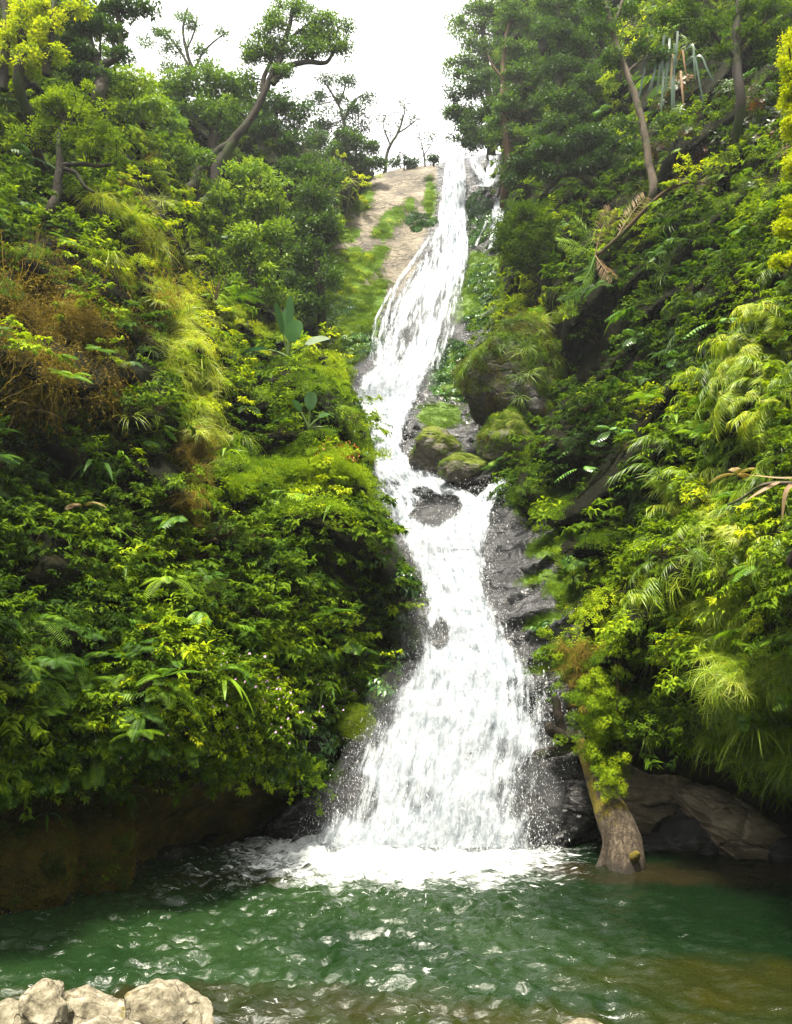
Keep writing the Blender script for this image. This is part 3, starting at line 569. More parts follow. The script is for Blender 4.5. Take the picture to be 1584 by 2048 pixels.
boulder('boulder', 1122, 1598, 165, 205, 19.0, M['rock_black'], 'black wet boulder between the foot of the falls and the leaning log', .7, -8, 51, 16, .62, .13, top_moss=.18, bed=.05)
boulder('boulder', 1330, 1555, 250, 250, 19.3, M['rock_brown'], 'big rounded brown boulder in shade behind the leaning log', .8, 6, 53, 12, .7, .09, moss=.1, bed=.03)
boulder('boulder', 1455, 1655, 250, 120, 17.9, M['rock_brown'], 'tilted grey-brown slab sloping into the pool near the right edge', .8, -26, 57, 12, .6, .09, moss=.02, bed=.06)
boulder('boulder', 1560, 1700, 130, 70, 17.5, M['rock_black'], 'dark wet rock at the waterline below the right bank greenery', .8, -8, 58, 12, .7, .12, moss=.15)
boulder('boulder', 1392, 1668, 150, 110, 18.0, M['rock_black'], 'rounded dark wet boulder wedged between the brown boulder and the tilted slab', .8, 5, 71, 14, .62, .15, moss=.12, bed=.03)
boulder('boulder', 1330, 1690, 180, 44, 18.1, M['rock_black'], 'low black ledge at the waterline right of the leaning log', .8, 2, 59, 12, .7, .12)
boulder('boulder', 180, 1690, 165, 250, 15.3, M['soil'], 'brown moss-covered bulge of bank over the pool at far left', .6, 6, 61, 8, .8, .08, moss=.9, cat='rock bank')
boulder('boulder', 30, 1720, 230, 230, 14.2, M['soil'], 'dark mossy rock bank at the left edge above the pool', .6, 0, 62, 8, .8, .08, moss=.7, cat='rock bank')
for i, (x, w_, h_, lb) in enumerate([(150, 90, 46, 'dark wet stone at the waterline at the foot of the brown bank bulge'), (262, 70, 50, 'dark wet stone in the notch right of the brown bank bulge'), (330, 110, 34, 'long low dark stone at the left waterline, second from the notch'), (430, 70, 30, 'small dark stone at the left waterline in deep shade'), (520, 100, 34, 'flat dark stone at the left waterline nearest the foam'), (610, 80, 60, 'black wet stone between the left bank and the foot of the falls')]):
    yw = float(np.interp(x, [0, 150, 260, 400, 560, 640], [1820, 1778, 1738, 1692, 1660, 1650])); boulder('boulder', x, yw - 4, w_, h_, Yw(x, yw) + .1, M['rock_black'], lb, .8, RNG.uniform(-8, 8), 80 + i, 14, .6, .16, top_moss=.2, moss=.08, group='dark stones along the left waterline')
boulder('boulder', 712, 1445, 70, 70, 19.4, M['rock_moss'], 'bright green mossy knob of rock left of the lower falls', .7, 0, 64, 8, .75, .1, moss=.9)
boulder('boulder', 715, 752, 70, 34, 39.5, M['rock_black'], 'dark wet ledge where the upper left strands land', .9, -8, 66, 10, .7, .12, moss=.15)
boulder('boulder', 872, 1040, 120, 62, 27.3, M['rock_black'], 'rounded black rock showing through the thin water mid-falls', .5, 0, 67, 6, .8, .06)

# ------------------------------------------------------------------ the leaning log and its stubs
def log():
    root = empty('leaning_log', at(1240, 1750, 16.6)); tag(root, 'thick grey-brown log leaning out of the pool under a bush', 'log')
    o3 = np.array(root.location)
    pts = [at(1160, 1480, 18.0), at(1178, 1525, 17.8), at(1200, 1578, 17.4), at(1226, 1632, 17.05), at(1246, 1688, 16.8), at(1249, 1735, 16.65), at(1247, 1790, 16.6)]
    rr = [20, 32, 48, 64, 78, 76, 70]
    P = spline(pts, 60) - o3; R = np.interp(np.linspace(0, 6, 60), range(7), rr) / 2 * 16.9 / F
    mb = MB(); tube(mb, P, R, 56, rough=.16, cap=False)
    mo = np.clip(1.15 - np.linspace(0, 1, 60) * 1.9, 0, 1); V = np.concatenate(mb.V)
    mossa = np.repeat(mo, 56) * 1.0 + 0.45 * (fbm(V * 2, 3) > .12)
    t = NT('log_bark'); tc = t.n('ShaderNodeTexCoord').outputs['Object']; n = t.noise(1.0, 8, .7, tc, .5, stretch=(14, 14, 2.6, (rad(-8), rad(12), 0))); f = t.noise(18, 7, .75, tc)
    c = t.ramp(t.math('ADD', t.math('MULTIPLY', n, .6), t.math('MULTIPLY', f, .4)), [(0.38, (0.012, 0.009, 0.005)), (0.5, (0.060, 0.043, 0.026)), (0.64, (0.17, 0.135, 0.095))])
    m = t.step(t.math('ADD', t.attr('moss'), t.math('MULTIPLY', t.math('SUBTRACT', t.noise(4, 6, .7, tc), .5), 1.6)), .55, .78); c = t.mix(m, c, t.ramp(f, [(0.3, (0.05, 0.035, 0.004)), (0.7, (0.19, 0.15, 0.01))]))
    z = t.n('ShaderNodeSeparateXYZ'); t.l(tc, z.inputs[0]); wet = t.math('SUBTRACT', 1.0, t.step(z.outputs[2], 0.08, 0.40))
    c = t.mix(t.math('MULTIPLY', wet, .85), c, (0.02, 0.016, 0.012))
    t.bsdf(c, t.math('SUBTRACT', .85, t.math('MULTIPLY', wet, .5)), .4, t.bump(t.math('ADD', n, t.math('MULTIPLY', f, .5)), 1, .05))
    mb.build('log_trunk', [t.m], root, attrs={'moss': mossa, 'dry': 0 * mossa})
    mb = MB(); q = spline([at(1222, 1680, 16.85), at(1210, 1712, 16.75), at(1198, 1742, 16.7), at(1190, 1775, 16.6)], 16) - o3; tube(mb, q, np.linspace(.12, .07, 16), 12, rough=.3); mb.build('root_prong', [t.m], root, attrs={'moss': np.zeros(sum(len(v) for v in mb.V))})
    mb = MB(); q = spline([at(1262, 1722, 16.45), at(1270, 1712, 16.3), at(1276, 1705, 16.2)], 6) - o3; tube(mb, q, [.10, .10, .09, .08, .06, .03], 12, rough=.3); mb.build('broken_knot', [t.m], root, attrs={'moss': np.ones(sum(len(v) for v in mb.V))})
log()
def stub(label, pts, r, Y):
    mb = MB(); P = spline([at(x, y, Y + dz) for x, y, dz in pts], 24); o3 = P[0].copy(); tube(mb, P - o3, np.interp(np.linspace(0, 1, 24), np.linspace(0, 1, len(r)), r), 14, rough=.35)
    tag(mb.build('mossy_branch', [M['bark']], None, o3), label, 'branch')
stub('mossy curled branch stub reaching toward the falls, upright arm', [(1140, 1490, 0), (1128, 1470, -.1), (1118, 1440, -.2), (1113, 1408, -.2), (1108, 1395, -.2)], [.12, .11, .10, .09, .07], 18.3)
stub('mossy branch stub with a rounded end pointing at the falls', [(1150, 1475, 0), (1125, 1470, -.1), (1105, 1462, -.2), (1096, 1448, -.2)], [.13, .12, .12, .10], 18.2)
stub('dark mossy root arching down onto the black wet boulder', [(1165, 1468, 0), (1140, 1490, -.1), (1110, 1502, -.1), (1078, 1508, 0), (1070, 1520, .1)], [.14, .13, .11, .10, .07], 18.4)
#@@PART3

def mist():
    """thin drifting mist of droplets at the foot of the falls and below each step"""
    V, Fa = ICO4; mb = MB()
    for x, y, Y, rx, ry, rz in [(870, 1640, 17.9, 2.4, .8, .9), (800, 1560, 18.2, 1.5, .7, 1.3), (960, 1560, 18.2, 1.5, .7, 1.4), (880, 1450, 19.0, 1.7, .7, 1.4), (720, 1620, 17.9, 1.0, .6, .8), (1050, 1600, 17.9, .9, .6, .9), (900, 1290, 21.3, 1.5, .7, 1.5), (890, 1090, 24.6, 1.6, .8, 1.3), (790, 770, 37.8, 2.2, 1.2, 1.6), (860, 660, 41, 1.8, 1.0, 3.0)]:
        mb.add(V * (1 + .22 * fbm(V * 1.3 + x, 3))[:, None] * np.array([rx, ry, rz]) + at(x, y, Y), Fa)
    t = NT('drifting_mist'); v = t.n('ShaderNodeVolumePrincipled'); v.inputs['Color'].default_value = (.95, .97, 1, 1); v.inputs['Density'].default_value = .12; v.inputs['Anisotropy'].default_value = .2; t.l(v.outputs[0], t.out.inputs['Volume'])
    tag(mb.build('mist', [t.m]), 'soft white mist hanging at the foot of the falls', 'mist', None, 'stuff')
ICO4 = ico(4)
mist()
# ------------------------------------------------------------------ plants: one of each kind, modelled leaf by leaf
def up_curve(d, L, k, droop):
    """(n,k,3) arching paths from the origin: start along d, bend down by droop"""
    t = np.linspace(0, 1, k)[None, :, None]; n = len(d)
    P = d[:, None] * (t * L[:, None, None]); P = P + np.array([0, 0, -1.0]) * (droop[:, None, None] * L[:, None, None] * t ** 2)
    return P
def dome(n, rg, low=0.05):
    a = rg.uniform(0, 2 * math.pi, n); z = rg.uniform(low, 1, n); r = np.sqrt(1 - z ** 2); return np.stack([np.cos(a) * r, np.sin(a) * r, z], -1)
def m_leafy(seed, R=.5, shoots=40, per=9, leaf=.10, wid=.42, spread=.085, flowers=0, stems=False, mat='leaf'):
    rg = np.random.default_rng(seed); mb = MB(); d = dome(shoots, rg, -.05); tip = d * R * rg.uniform(.55, 1.05, shoots)[:, None] * np.array([1.05, 1.05, .85]); tip[:, 2] += .05
    P = []; D = []; N = []; r = []
    for i in range(shoots):
        ax = unit(d[i] + np.array([0, 0, .5])); a = rg.uniform(0, 6.28) + np.arange(per) * 2.4; A = unit(np.cross(ax, [.3, .2, .9])); B = np.cross(ax, A)
        rad_ = A * np.cos(a)[:, None] + B * np.sin(a)[:, None]; h = -np.linspace(0, 1, per)[:, None] * spread * 1.6
        P.append(tip[i] + ax * h + rad_ * .01); D.append(rad_ + ax * (.5 + h * 3)); N.append(np.repeat(ax[None], per, 0)); r.append(np.full(per, rg.random()) * .6 + rg.random(per) * .4)
    P, D, N, r = map(np.concatenate, (P, D, N, r)); n = len(P)
    leaves(mb, P, D, N, leaf * rg.uniform(.6, 1.25, n), leaf * wid * rg.uniform(.8, 1.2, n), r, .22)
    mats = [M[mat]]
    if flowers:
        mats.append(M['petal']); k = rg.choice(shoots, flowers); ps = np.repeat(tip[k] + np.array([0, 0, .04]), 5, 0); a = np.tile(np.arange(5) * 1.256, flowers)
        leaves(mb, ps, np.stack([np.cos(a), .6 * np.sin(a) - .5, np.sin(a) * .8 + .2], -1), np.tile([0, -.7, .6], (5 * flowers, 1)), .028, .026, .5, .1, 1)
    me = mb.mesh('foliage', mats)
    if not stems: return me
    sb = MB()
    for i in range(0, shoots, 2): tube(sb, up_curve(tip[i:i + 1], np.ones(1), 4, np.zeros(1))[0] + np.array([0, 0, .03])[None] * np.array([0, .6, .6, 0])[:, None], [.012, .009, .006, .004], 4, cap=False)
    return me, sb.mesh('stems', [M['bark_brown']])
def m_spray(seed, R=.6, arms=9, leaf=.12, wid=.42, mat='leaf', per=7, flowers=0, tiers=3):
    """arching side branches in loose tiers, leaves spread flat along them and bunched at the tips"""
    rg = np.random.default_rng(seed); mb = MB(); P, D, N, r = [], [], [], []; tips = []
    for i in range(arms):
        a = i * 2.4 + rg.uniform(-.4, .4); tier = (i % tiers) / max(1, tiers - 1); L = R * rg.uniform(.7, 1.15) * (1.1 - .35 * tier)
        c = up_curve(unit(np.array([[math.cos(a), math.sin(a), .25 + .7 * tier]])), np.array([L]), 9, np.array([rg.uniform(.15, .5)]))[0] + [0, 0, .12 + .32 * tier * R / .6]
        ribbons(mb, c[None], np.repeat(np.array([[[0, 0, 1.0]]]), 9, 1), np.full((1, 9), .009), .1); T_ = unit(np.gradient(c, axis=0)); S = unit(np.cross(T_, [0, 0, 1.0])); v = rg.random()
        for j in range(3, 9):
            for sg in (-1, 1):
                for _ in range(1 if j < 7 else 2): P.append(c[j] + rg.normal(size=3) * .02); D.append(S[j] * sg * rg.uniform(.6, 1.1) + T_[j] * rg.uniform(.3, .9) + [0, 0, rg.uniform(-.35, .15)]); N.append([rg.normal() * .25, rg.normal() * .25, 1]); r.append(.6 * v + .4 * rg.random())
        for k in range(per): b = k * 6.283 / per; P.append(c[-1]); D.append(T_[-1] * .5 + S[-1] * math.cos(b) + np.array([0, 0, 1]) * math.sin(b) * .5); N.append([rg.normal() * .3, rg.normal() * .3, 1]); r.append(.6 * v + .4 * rg.random())
        tips.append(c[-1])
    P, D, N, r = np.array(P), np.array(D), np.array(N, float), np.array(r); n = len(P)
    leaves(mb, P, D, N, leaf * rg.uniform(.6, 1.25, n), leaf * wid * rg.uniform(.8, 1.2, n), r, .28)
    mats = [M[mat]]
    if flowers:
        mats.append(M['petal']); ps = np.repeat(np.array(tips)[:flowers] + np.array([0, 0, .05]), 5, 0); a = np.tile(np.arange(5) * 1.256, flowers)
        leaves(mb, ps, np.stack([np.cos(a), .6 * np.sin(a) - .5, np.sin(a) * .8 + .2], -1), np.tile([0, -.7, .6], (5 * flowers, 1)), .03, .028, .5, .1, 1)
    return mb.mesh('foliage', mats)
def m_compound(seed, L=.8, fronds=4, mat='glossy', pairs=9):
    """broad leaflets in two ranks along each drooping rib"""
    rg = np.random.default_rng(seed); mb = MB(); a = rg.uniform(-1.2, 1.2, fronds) - 1.57; d = unit(np.stack([np.cos(a), np.sin(a), rg.uniform(.1, .6, fronds)], -1)); C = up_curve(d, L * rg.uniform(.7, 1.1, fronds), pairs + 4, rg.uniform(.3, .7, fronds))
    T_ = unit(np.gradient(C, axis=1)); S = unit(np.cross(T_, np.array([0, 0, 1.0]))); U = np.cross(S, T_); ribbons(mb, C, S, np.full(C.shape[:2], .014), .3); k = np.arange(3, pairs + 3); w = np.sin(np.linspace(.7, 2.7, pairs))
    for s in (-1, 1):
        n = fronds * pairs; leaves(mb, C[:, k].reshape(-1, 3), (S[:, k] * s + T_[:, k] * .6 - U[:, k] * .25).reshape(-1, 3), U[:, k].reshape(-1, 3), np.tile(w, fronds) * .21 * L / .8, .062 * L / .8, rg.random(n), .25)
    return mb.mesh('leaves', [M[mat]])
def m_fern(seed, L=.75, fronds=8, mat='fern', flat=.3, pin=.17):
    rg = np.random.default_rng(seed); mb = MB(); a = np.arange(fronds) * 6.283 / fronds + rg.uniform(-.3, .3, fronds); el = rg.uniform(flat, .95, fronds)
    d = unit(np.stack([np.cos(a), np.sin(a), el], -1)); Ls = L * rg.uniform(.7, 1.1, fronds); C = up_curve(d, Ls, 26, rg.uniform(.35, .7, fronds))
    T = unit(np.gradient(C, axis=1)); S = unit(np.cross(T, np.array([0, 0, 1.0]))); U = np.cross(S, T)
    ribbons(mb, C, S, np.full(C.shape[:2], .012), .3, 0)
    k = np.arange(2, 26, 1); w = np.sin(np.linspace(.35, 3.0, 24)) ** .8
    for s in (-1, 1):
        P = C[:, k].reshape(-1, 3); D = (S[:, k] * s + T[:, k] * .45 - U[:, k] * .12).reshape(-1, 3); n = len(P)
        leaves(mb, P, D, U[:, k].reshape(-1, 3), np.tile(w, fronds) * pin * L / .75, .013 * L / .75, np.repeat(rg.random(fronds), 24) * .7 + rg.random(n) * .3, .2)
    return mb.mesh('fronds', [M[mat]])
def m_grass(seed, n=70, L=.9, wid=.013, mat='grass', droop=.75, out=.8, el=.7):
    rg = np.random.default_rng(seed); mb = MB(); a = rg.uniform(0, 6.283, n); d = unit(np.stack([np.cos(a) * out, np.sin(a) * out, rg.uniform(.3, 1.2, n) * el], -1))
    Ls = L * rg.uniform(.45, 1.1, n); C = up_curve(d, Ls, 8, droop * rg.uniform(.6, 1.3, n)) + (rg.normal(size=(n, 1, 3)) * [.07, .07, .02])
    T = unit(np.gradient(C, axis=1)); S = unit(np.cross(T, np.array([0, 0, 1.0])) + rg.normal(size=(n, 1, 3)) * .3)
    W_ = wid * np.array([.7, 1, 1.05, 1, .9, .7, .45, .08])[None] * rg.uniform(.7, 1.3, (n, 1)); ribbons(mb, C, S, W_, rg.random(n), .15)
    return mb.mesh('blades', [M[mat]])
def m_cane(seed, culms=9, L=1.1, mat='grass', blade=.30):
    """arching leafy cane grass: culms bend over, blades hang on both sides"""
    rg = np.random.default_rng(seed); mb = MB(); a = rg.uniform(0, 6.283, culms); d = unit(np.stack([np.cos(a) * .8, np.sin(a) * .8, rg.uniform(.4, 1.1, culms)], -1))
    Ls = L * rg.uniform(.6, 1.1, culms); C = up_curve(d, Ls, 16, rg.uniform(.45, .9, culms)); T = unit(np.gradient(C, axis=1)); S = unit(np.cross(T, np.array([0, 0, 1.0])))
    ribbons(mb, C, S, np.full(C.shape[:2], .012), .4, 0)
    k = np.arange(3, 16)
    for s in (-1, 1):
        P = C[:, k].reshape(-1, 3); n = len(P); D = unit((S[:, k] * s * .8 + T[:, k] * .8).reshape(-1, 3) + rg.normal(size=(n, 3)) * .15)
        B = P[:, None] + up_curve(D, blade * rg.uniform(.7, 1.2, n), 6, rg.uniform(.4, 1.0, n)); TT = unit(np.gradient(B, axis=1)); SS = unit(np.cross(TT, np.array([0, 0, 1.0])))
        ribbons(mb, B, SS, .020 * np.array([.5, 1, 1, .8, .5, .06])[None] * rg.uniform(.8, 1.2, (n, 1)), rg.random(n), .15)
    return mb.mesh('canes', [M[mat]])
def m_fuzz(seed, n=420, R=.34, L=.05, mat='moss', h=.35):
    rg = np.random.default_rng(seed); mb = MB(); d = dome(n, rg, 0); P = d * R * rg.uniform(.75, 1.0, n)[:, None] * np.array([1, 1, h]); P *= 1 + .25 * vnoise(P * 9)[:, None]
    leaves(mb, P, unit(d + rg.normal(size=(n, 3)) * .6), rand_unit(n, rg), L * rg.uniform(.6, 1.4, n), L * .38, rg.random(n) * .6 + .4 * (vnoise(P * 7) * .5 + .5), .1)
    return mb.mesh('tufts', [M[mat]])
def m_hang(seed, n=55, L=.7, mat='brown'):
    """dead moss and rootlets trailing down"""
    rg = np.random.default_rng(seed); mb = MB(); P0 = rg.normal(size=(n, 3)) * [.24, .16, .12]; d = unit(rg.normal(size=(n, 3)) * [.6, .6, .3] + [0, 0, -.3]); Ls = L * rg.uniform(.3, 1, n)
    C = P0[:, None] + up_curve(d, Ls, 8, np.full(n, .6)) + np.cumsum(rg.normal(size=(n, 8, 3)) * .018, 1); T = unit(np.gradient(C, axis=1)); S = unit(np.cross(T, rand_unit(n, rg)[:, None]))
    ribbons(mb, C, S, np.full((n, 8), .0045) * rg.uniform(.5, 1.6, (n, 1)), rg.random(n))
    k = 700; i = rg.integers(0, n, k); j = rg.integers(0, 8, k); leaves(mb, C[i, j], rand_unit(k, rg) + [0, 0, -.4], rand_unit(k, rg), .042 * rg.uniform(.5, 1.4, k), .02, rg.random(k), .2)
    return mb.mesh('tufts', [M[mat]])
def m_ivy(seed, n=95, R=.42, leaf=.16, mat='glossy'):
    """broad glossy leaves overlapping like shingles down the face"""
    rg = np.random.default_rng(seed); mb = MB(); d = dome(n, rg, .15); P = d * R * np.array([1, 1, .45]) * rg.uniform(.7, 1, n)[:, None]
    a = rg.uniform(-.7, .7, n); D = np.stack([np.sin(a), -.25 + 0 * a, -np.cos(a) * .9], -1) + d * .45
    leaves(mb, P, D, d + rg.normal(size=(n, 3)) * .25 + [0, -.3, .3], leaf * rg.uniform(.6, 1.2, n), leaf * .55, rg.random(n), .25)
    return mb.mesh('leaves', [M[mat]])
def m_strap(seed, n=9, L=.9, wid=.10, mat='fern', droop=.8, el=.9):
    rg = np.random.default_rng(seed); mb = MB(); a = np.arange(n) * 2.4 + rg.uniform(-.3, .3, n); d = unit(np.stack([np.cos(a), np.sin(a), rg.uniform(.5, 1.3, n) * el], -1))
    C = up_curve(d, L * rg.uniform(.7, 1.1, n), 12, droop * rg.uniform(.7, 1.3, n)); T = unit(np.gradient(C, axis=1)); S = unit(np.cross(T, np.array([0, 0, 1.0])))
    ribbons(mb, C, S, wid * np.array([.12, .22, .5, .8, .95, 1, 1, .95, .85, .65, .4, .04])[None] * rg.uniform(.8, 1.1, (n, 1)), .35 + .5 * rg.random(n), .18)
    return mb.mesh('leaves', [M[mat]])

HID = bpy.data.collections.new('plant_sources')      # never linked to the scene: only the scatter nodes read it
def scatter(name, label, meshes, pts):
    """one uncountable cover: each point (P, up, scale, tint) carries one of the plant meshes"""
    if not pts: return
    col = bpy.data.collections.new(name + '_sources')
    for i, me in enumerate(meshes):
        o = bpy.data.objects.new('%s_source_%02d' % (name, i), me); col.objects.link(o)
    P = np.array([p[0] for p in pts]); n = len(P)
    me = bpy.data.meshes.new(name); me.vertices.add(n); me.vertices.foreach_set('co', P.astype(np.float32).ravel())
    rot = []
    for p in pts:
        z = Vector(p[1]).normalized(); q = z.to_track_quat('Z', 'Y').to_matrix() @ Matrix.Rotation(RNG.uniform(0, 6.283) if len(p) < 5 else p[4], 3, 'Z'); rot.append(q.to_euler()[:])
    for k, ty, v in (('rot', 'FLOAT_VECTOR', np.array(rot).ravel()), ('scl', 'FLOAT', np.array([p[2] for p in pts])), ('tint', 'FLOAT', np.array([p[3] for p in pts]))):
        a = me.attributes.new(k, ty, 'POINT'); a.data.foreach_set('vector' if ty == 'FLOAT_VECTOR' else 'value', v.astype(np.float32))
    a = me.attributes.new('pick', 'INT', 'POINT'); a.data.foreach_set('value', RNG.integers(0, len(meshes), n).astype(np.int32))
    o = link(name, me); ng = bpy.data.node_groups.new(name, 'GeometryNodeTree')
    ng.interface.new_socket('Geometry', in_out='INPUT', socket_type='NodeSocketGeometry'); ng.interface.new_socket('Geometry', in_out='OUTPUT', socket_type='NodeSocketGeometry')
    N = lambda t: ng.nodes.new(t)
    gi, go, ip, ci = N('NodeGroupInput'), N('NodeGroupOutput'), N('GeometryNodeInstanceOnPoints'), N('GeometryNodeCollectionInfo')
    ci.inputs[0].default_value = col; ci.inputs['Separate Children'].default_value = True; ci.inputs['Reset Children'].default_value = True
    def at_(nm, ty): a = N('GeometryNodeInputNamedAttribute'); a.data_type = ty; a.inputs['Name'].default_value = nm; return [s for s in a.outputs if s.enabled and s.name == 'Attribute'][0]
    er = N('FunctionNodeEulerToRotation'); L = ng.links.new
    mp = N('GeometryNodeMeshToPoints'); L(gi.outputs[0], mp.inputs[0]); L(mp.outputs[0], ip.inputs['Points'])
    L(ci.outputs[0], ip.inputs['Instance']); ip.inputs['Pick Instance'].default_value = True; L(at_('pick', 'INT'), ip.inputs['Instance Index'])
    L(at_('rot', 'FLOAT_VECTOR'), er.inputs[0]); L(er.outputs[0], ip.inputs['Rotation']); L(at_('scl', 'FLOAT'), ip.inputs['Scale']); L(ip.outputs[0], go.inputs[0])
    mod = o.modifiers.new('scatter', 'NODES'); mod.node_group = ng
    return tag(o, label, name.replace('_', ' '), None, 'stuff')

# what grows where, read off the photograph: (x, y, rx, ry, kind, weight)
ZL = [(110, 640, 150, 110, 'brown', 9), (60, 780, 90, 90, 'brown', 6), (60, 560, 90, 60, 'brown', 4), (170, 560, 70, 40, 'brown', 3), (210, 620, 110, 50, 'brown', 2), (390, 950, 36, 150, 'browngrass', 4), (250, 380, 40, 60, 'browngrass', 3), (110, 560, 90, 60, 'moss', 2), (50, 60, 90, 90, 'leafy', 3),
      (270, 430, 70, 90, 'grass', 4), (370, 690, 55, 110, 'grass', 14), (400, 850, 40, 130, 'grass', 14), (220, 560, 60, 50, 'grass', 2), (300, 590, 130, 70, 'fine', 3), (460, 640, 120, 60, 'fine', 3), (330, 540, 80, 60, 'grass', 1.5),
      (640, 950, 140, 50, 'fuzz', 45), (520, 985, 80, 45, 'fuzz', 18), (700, 930, 50, 60, 'fuzz', 30), (640, 750, 50, 40, 'fuzz', 12), (600, 720, 70, 30, 'fuzz', 4), (650, 790, 60, 70, 'fine', 5), (480, 1060, 70, 60, 'fine', 4), (420, 1020, 60, 50, 'fine', 3),
      (130, 1370, 200, 80, 'fern', 2.5), (330, 1300, 130, 60, 'fern', 1), (620, 1260, 90, 60, 'fern', 1.6), (560, 1330, 100, 60, 'leafy', 2), (500, 1450, 160, 60, 'flower', 4), (640, 1420, 60, 60, 'flower', 2), (300, 1460, 130, 60, 'flower', 1.5),
      (800, 1165, 50, 60, 'ivy', 14), (800, 1290, 60, 80, 'ivy', 16), (600, 1500, 80, 70, 'ivy', 14), (720, 890, 30, 40, 'ivy', 5), (640, 600, 40, 40, 'ivy', 4), (600, 620, 80, 60, 'fine', 3), (680, 640, 40, 60, 'fuzz', 3), (690, 390, 40, 60, 'grass', 4), (640, 330, 80, 50, 'fine', 4), (700, 340, 60, 40, 'grass', 2), (550, 560, 120, 100, 'fine', 2)]
ZR = [(1050, 660, 90, 70, 'grass', 5), (1060, 700, 60, 60, 'browngrass', 3), (1490, 740, 110, 100, 'cane', 12), (1540, 640, 60, 120, 'cane', 5), (1320, 1010, 90, 80, 'cane', 3), (1420, 1080, 150, 90, 'cane', 9), (1520, 950, 80, 120, 'cane', 4), (1440, 1230, 140, 100, 'grass', 12), (1500, 1400, 110, 130, 'grass', 9),
      (1370, 1330, 70, 60, 'grass', 3), (1540, 1480, 60, 80, 'grass', 9), (1150, 1080, 70, 60, 'fuzz', 3), (1180, 1180, 70, 60, 'fine', 6), (1190, 1290, 80, 60, 'fine', 8), (1230, 1330, 80, 80, 'browngrass', 1.5), (1250, 1390, 80, 50, 'fine', 5), (1330, 860, 70, 50, 'leafy', 4),
      (1260, 600, 160, 120, 'leafy', 2), (1300, 420, 70, 60, 'grass', 2.5), (1250, 470, 90, 60, 'browngrass', 1), (1300, 330, 60, 40, 'leafy', 3), (1440, 260, 130, 90, 'red', 3), (1360, 200, 60, 50, 'fern', 2), (1100, 1000, 60, 50, 'fuzz', 3), (1200, 760, 100, 120, 'leafy', 2.5), (1400, 900, 80, 60, 'fern', 2),
      (1160, 640, 100, 80, 'fine', 2), (1560, 1250, 60, 80, 'leafy', 2), (1450, 820, 60, 60, 'fern', 2), (1080, 400, 100, 60, 'fine', 2), (1120, 500, 90, 80, 'leafy', 2)]
DEF = {'L': [('leafy', 1.3), ('fine', .55), ('fern', .13), ('grass', .06)], 'R': [('leafy', 1.2), ('fine', .6), ('fern', .18), ('grass', .12)]}
# leaf tint by zone: own warmth, with shade of the hollows painted in
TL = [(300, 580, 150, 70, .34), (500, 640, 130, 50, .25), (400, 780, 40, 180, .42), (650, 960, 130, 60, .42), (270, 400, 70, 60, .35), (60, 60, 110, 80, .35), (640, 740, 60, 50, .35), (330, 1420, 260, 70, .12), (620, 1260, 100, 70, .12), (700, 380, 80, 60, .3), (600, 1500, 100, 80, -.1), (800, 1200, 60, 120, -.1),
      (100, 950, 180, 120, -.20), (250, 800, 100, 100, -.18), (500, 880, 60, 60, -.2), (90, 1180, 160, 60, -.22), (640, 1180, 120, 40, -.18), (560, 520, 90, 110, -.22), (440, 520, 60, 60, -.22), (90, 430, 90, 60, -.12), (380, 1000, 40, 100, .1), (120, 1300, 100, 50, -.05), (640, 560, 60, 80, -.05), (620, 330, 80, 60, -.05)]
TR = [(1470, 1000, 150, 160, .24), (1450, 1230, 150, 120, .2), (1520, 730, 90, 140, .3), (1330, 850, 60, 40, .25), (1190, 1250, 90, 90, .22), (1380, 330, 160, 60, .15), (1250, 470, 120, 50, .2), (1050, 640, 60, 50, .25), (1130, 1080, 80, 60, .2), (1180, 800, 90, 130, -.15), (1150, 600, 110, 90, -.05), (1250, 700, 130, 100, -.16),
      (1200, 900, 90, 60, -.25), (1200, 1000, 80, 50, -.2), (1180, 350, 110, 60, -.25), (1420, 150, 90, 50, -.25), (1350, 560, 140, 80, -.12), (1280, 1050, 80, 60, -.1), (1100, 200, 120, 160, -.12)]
def zsum(zs, x, y):
    s = 0.0
    for z in zs:
        q = ((x - z[0]) / z[2]) ** 2 + ((y - z[1]) / z[3]) ** 2
        if q < 4: s += z[-1] * math.exp(-q * 1.1)
    return s
def kinds_at(k, x, y):
    wt = dict(DEF[k]); 
    for z in (ZL if k == 'L' else ZR):
        q = ((x - z[0]) / z[2]) ** 2 + ((y - z[1]) / z[3]) ** 2
        if q < 3: wt[z[4]] = wt.get(z[4], 0) + z[5] * math.exp(-q * 1.3)
    ks = list(wt); p = np.array([wt[q] for q in ks]); return ks[RNG.choice(len(ks), p=p / p.sum())]
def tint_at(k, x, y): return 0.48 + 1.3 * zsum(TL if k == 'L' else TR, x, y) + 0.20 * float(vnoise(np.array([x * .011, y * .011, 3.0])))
BARE = [(180, 1660, 300, 90), (430, 1640, 180, 60), (560, 1630, 90, 50), (1330, 1580, 190, 95), (1470, 1660, 190, 70), (1200, 1600, 70, 90)]
PTS = {}
def put(kind, P, up, s, t): PTS.setdefault(kind, []).append((P, up, s, t))
SZ = {'leafy': 1.0, 'fine': .85, 'fern': .85, 'grass': .85, 'cane': .95, 'fuzz': 1.25, 'brown': 1.25, 'browngrass': .85, 'ivy': .8, 'flower': .95, 'red': 1.0, 'moss': 1.2}
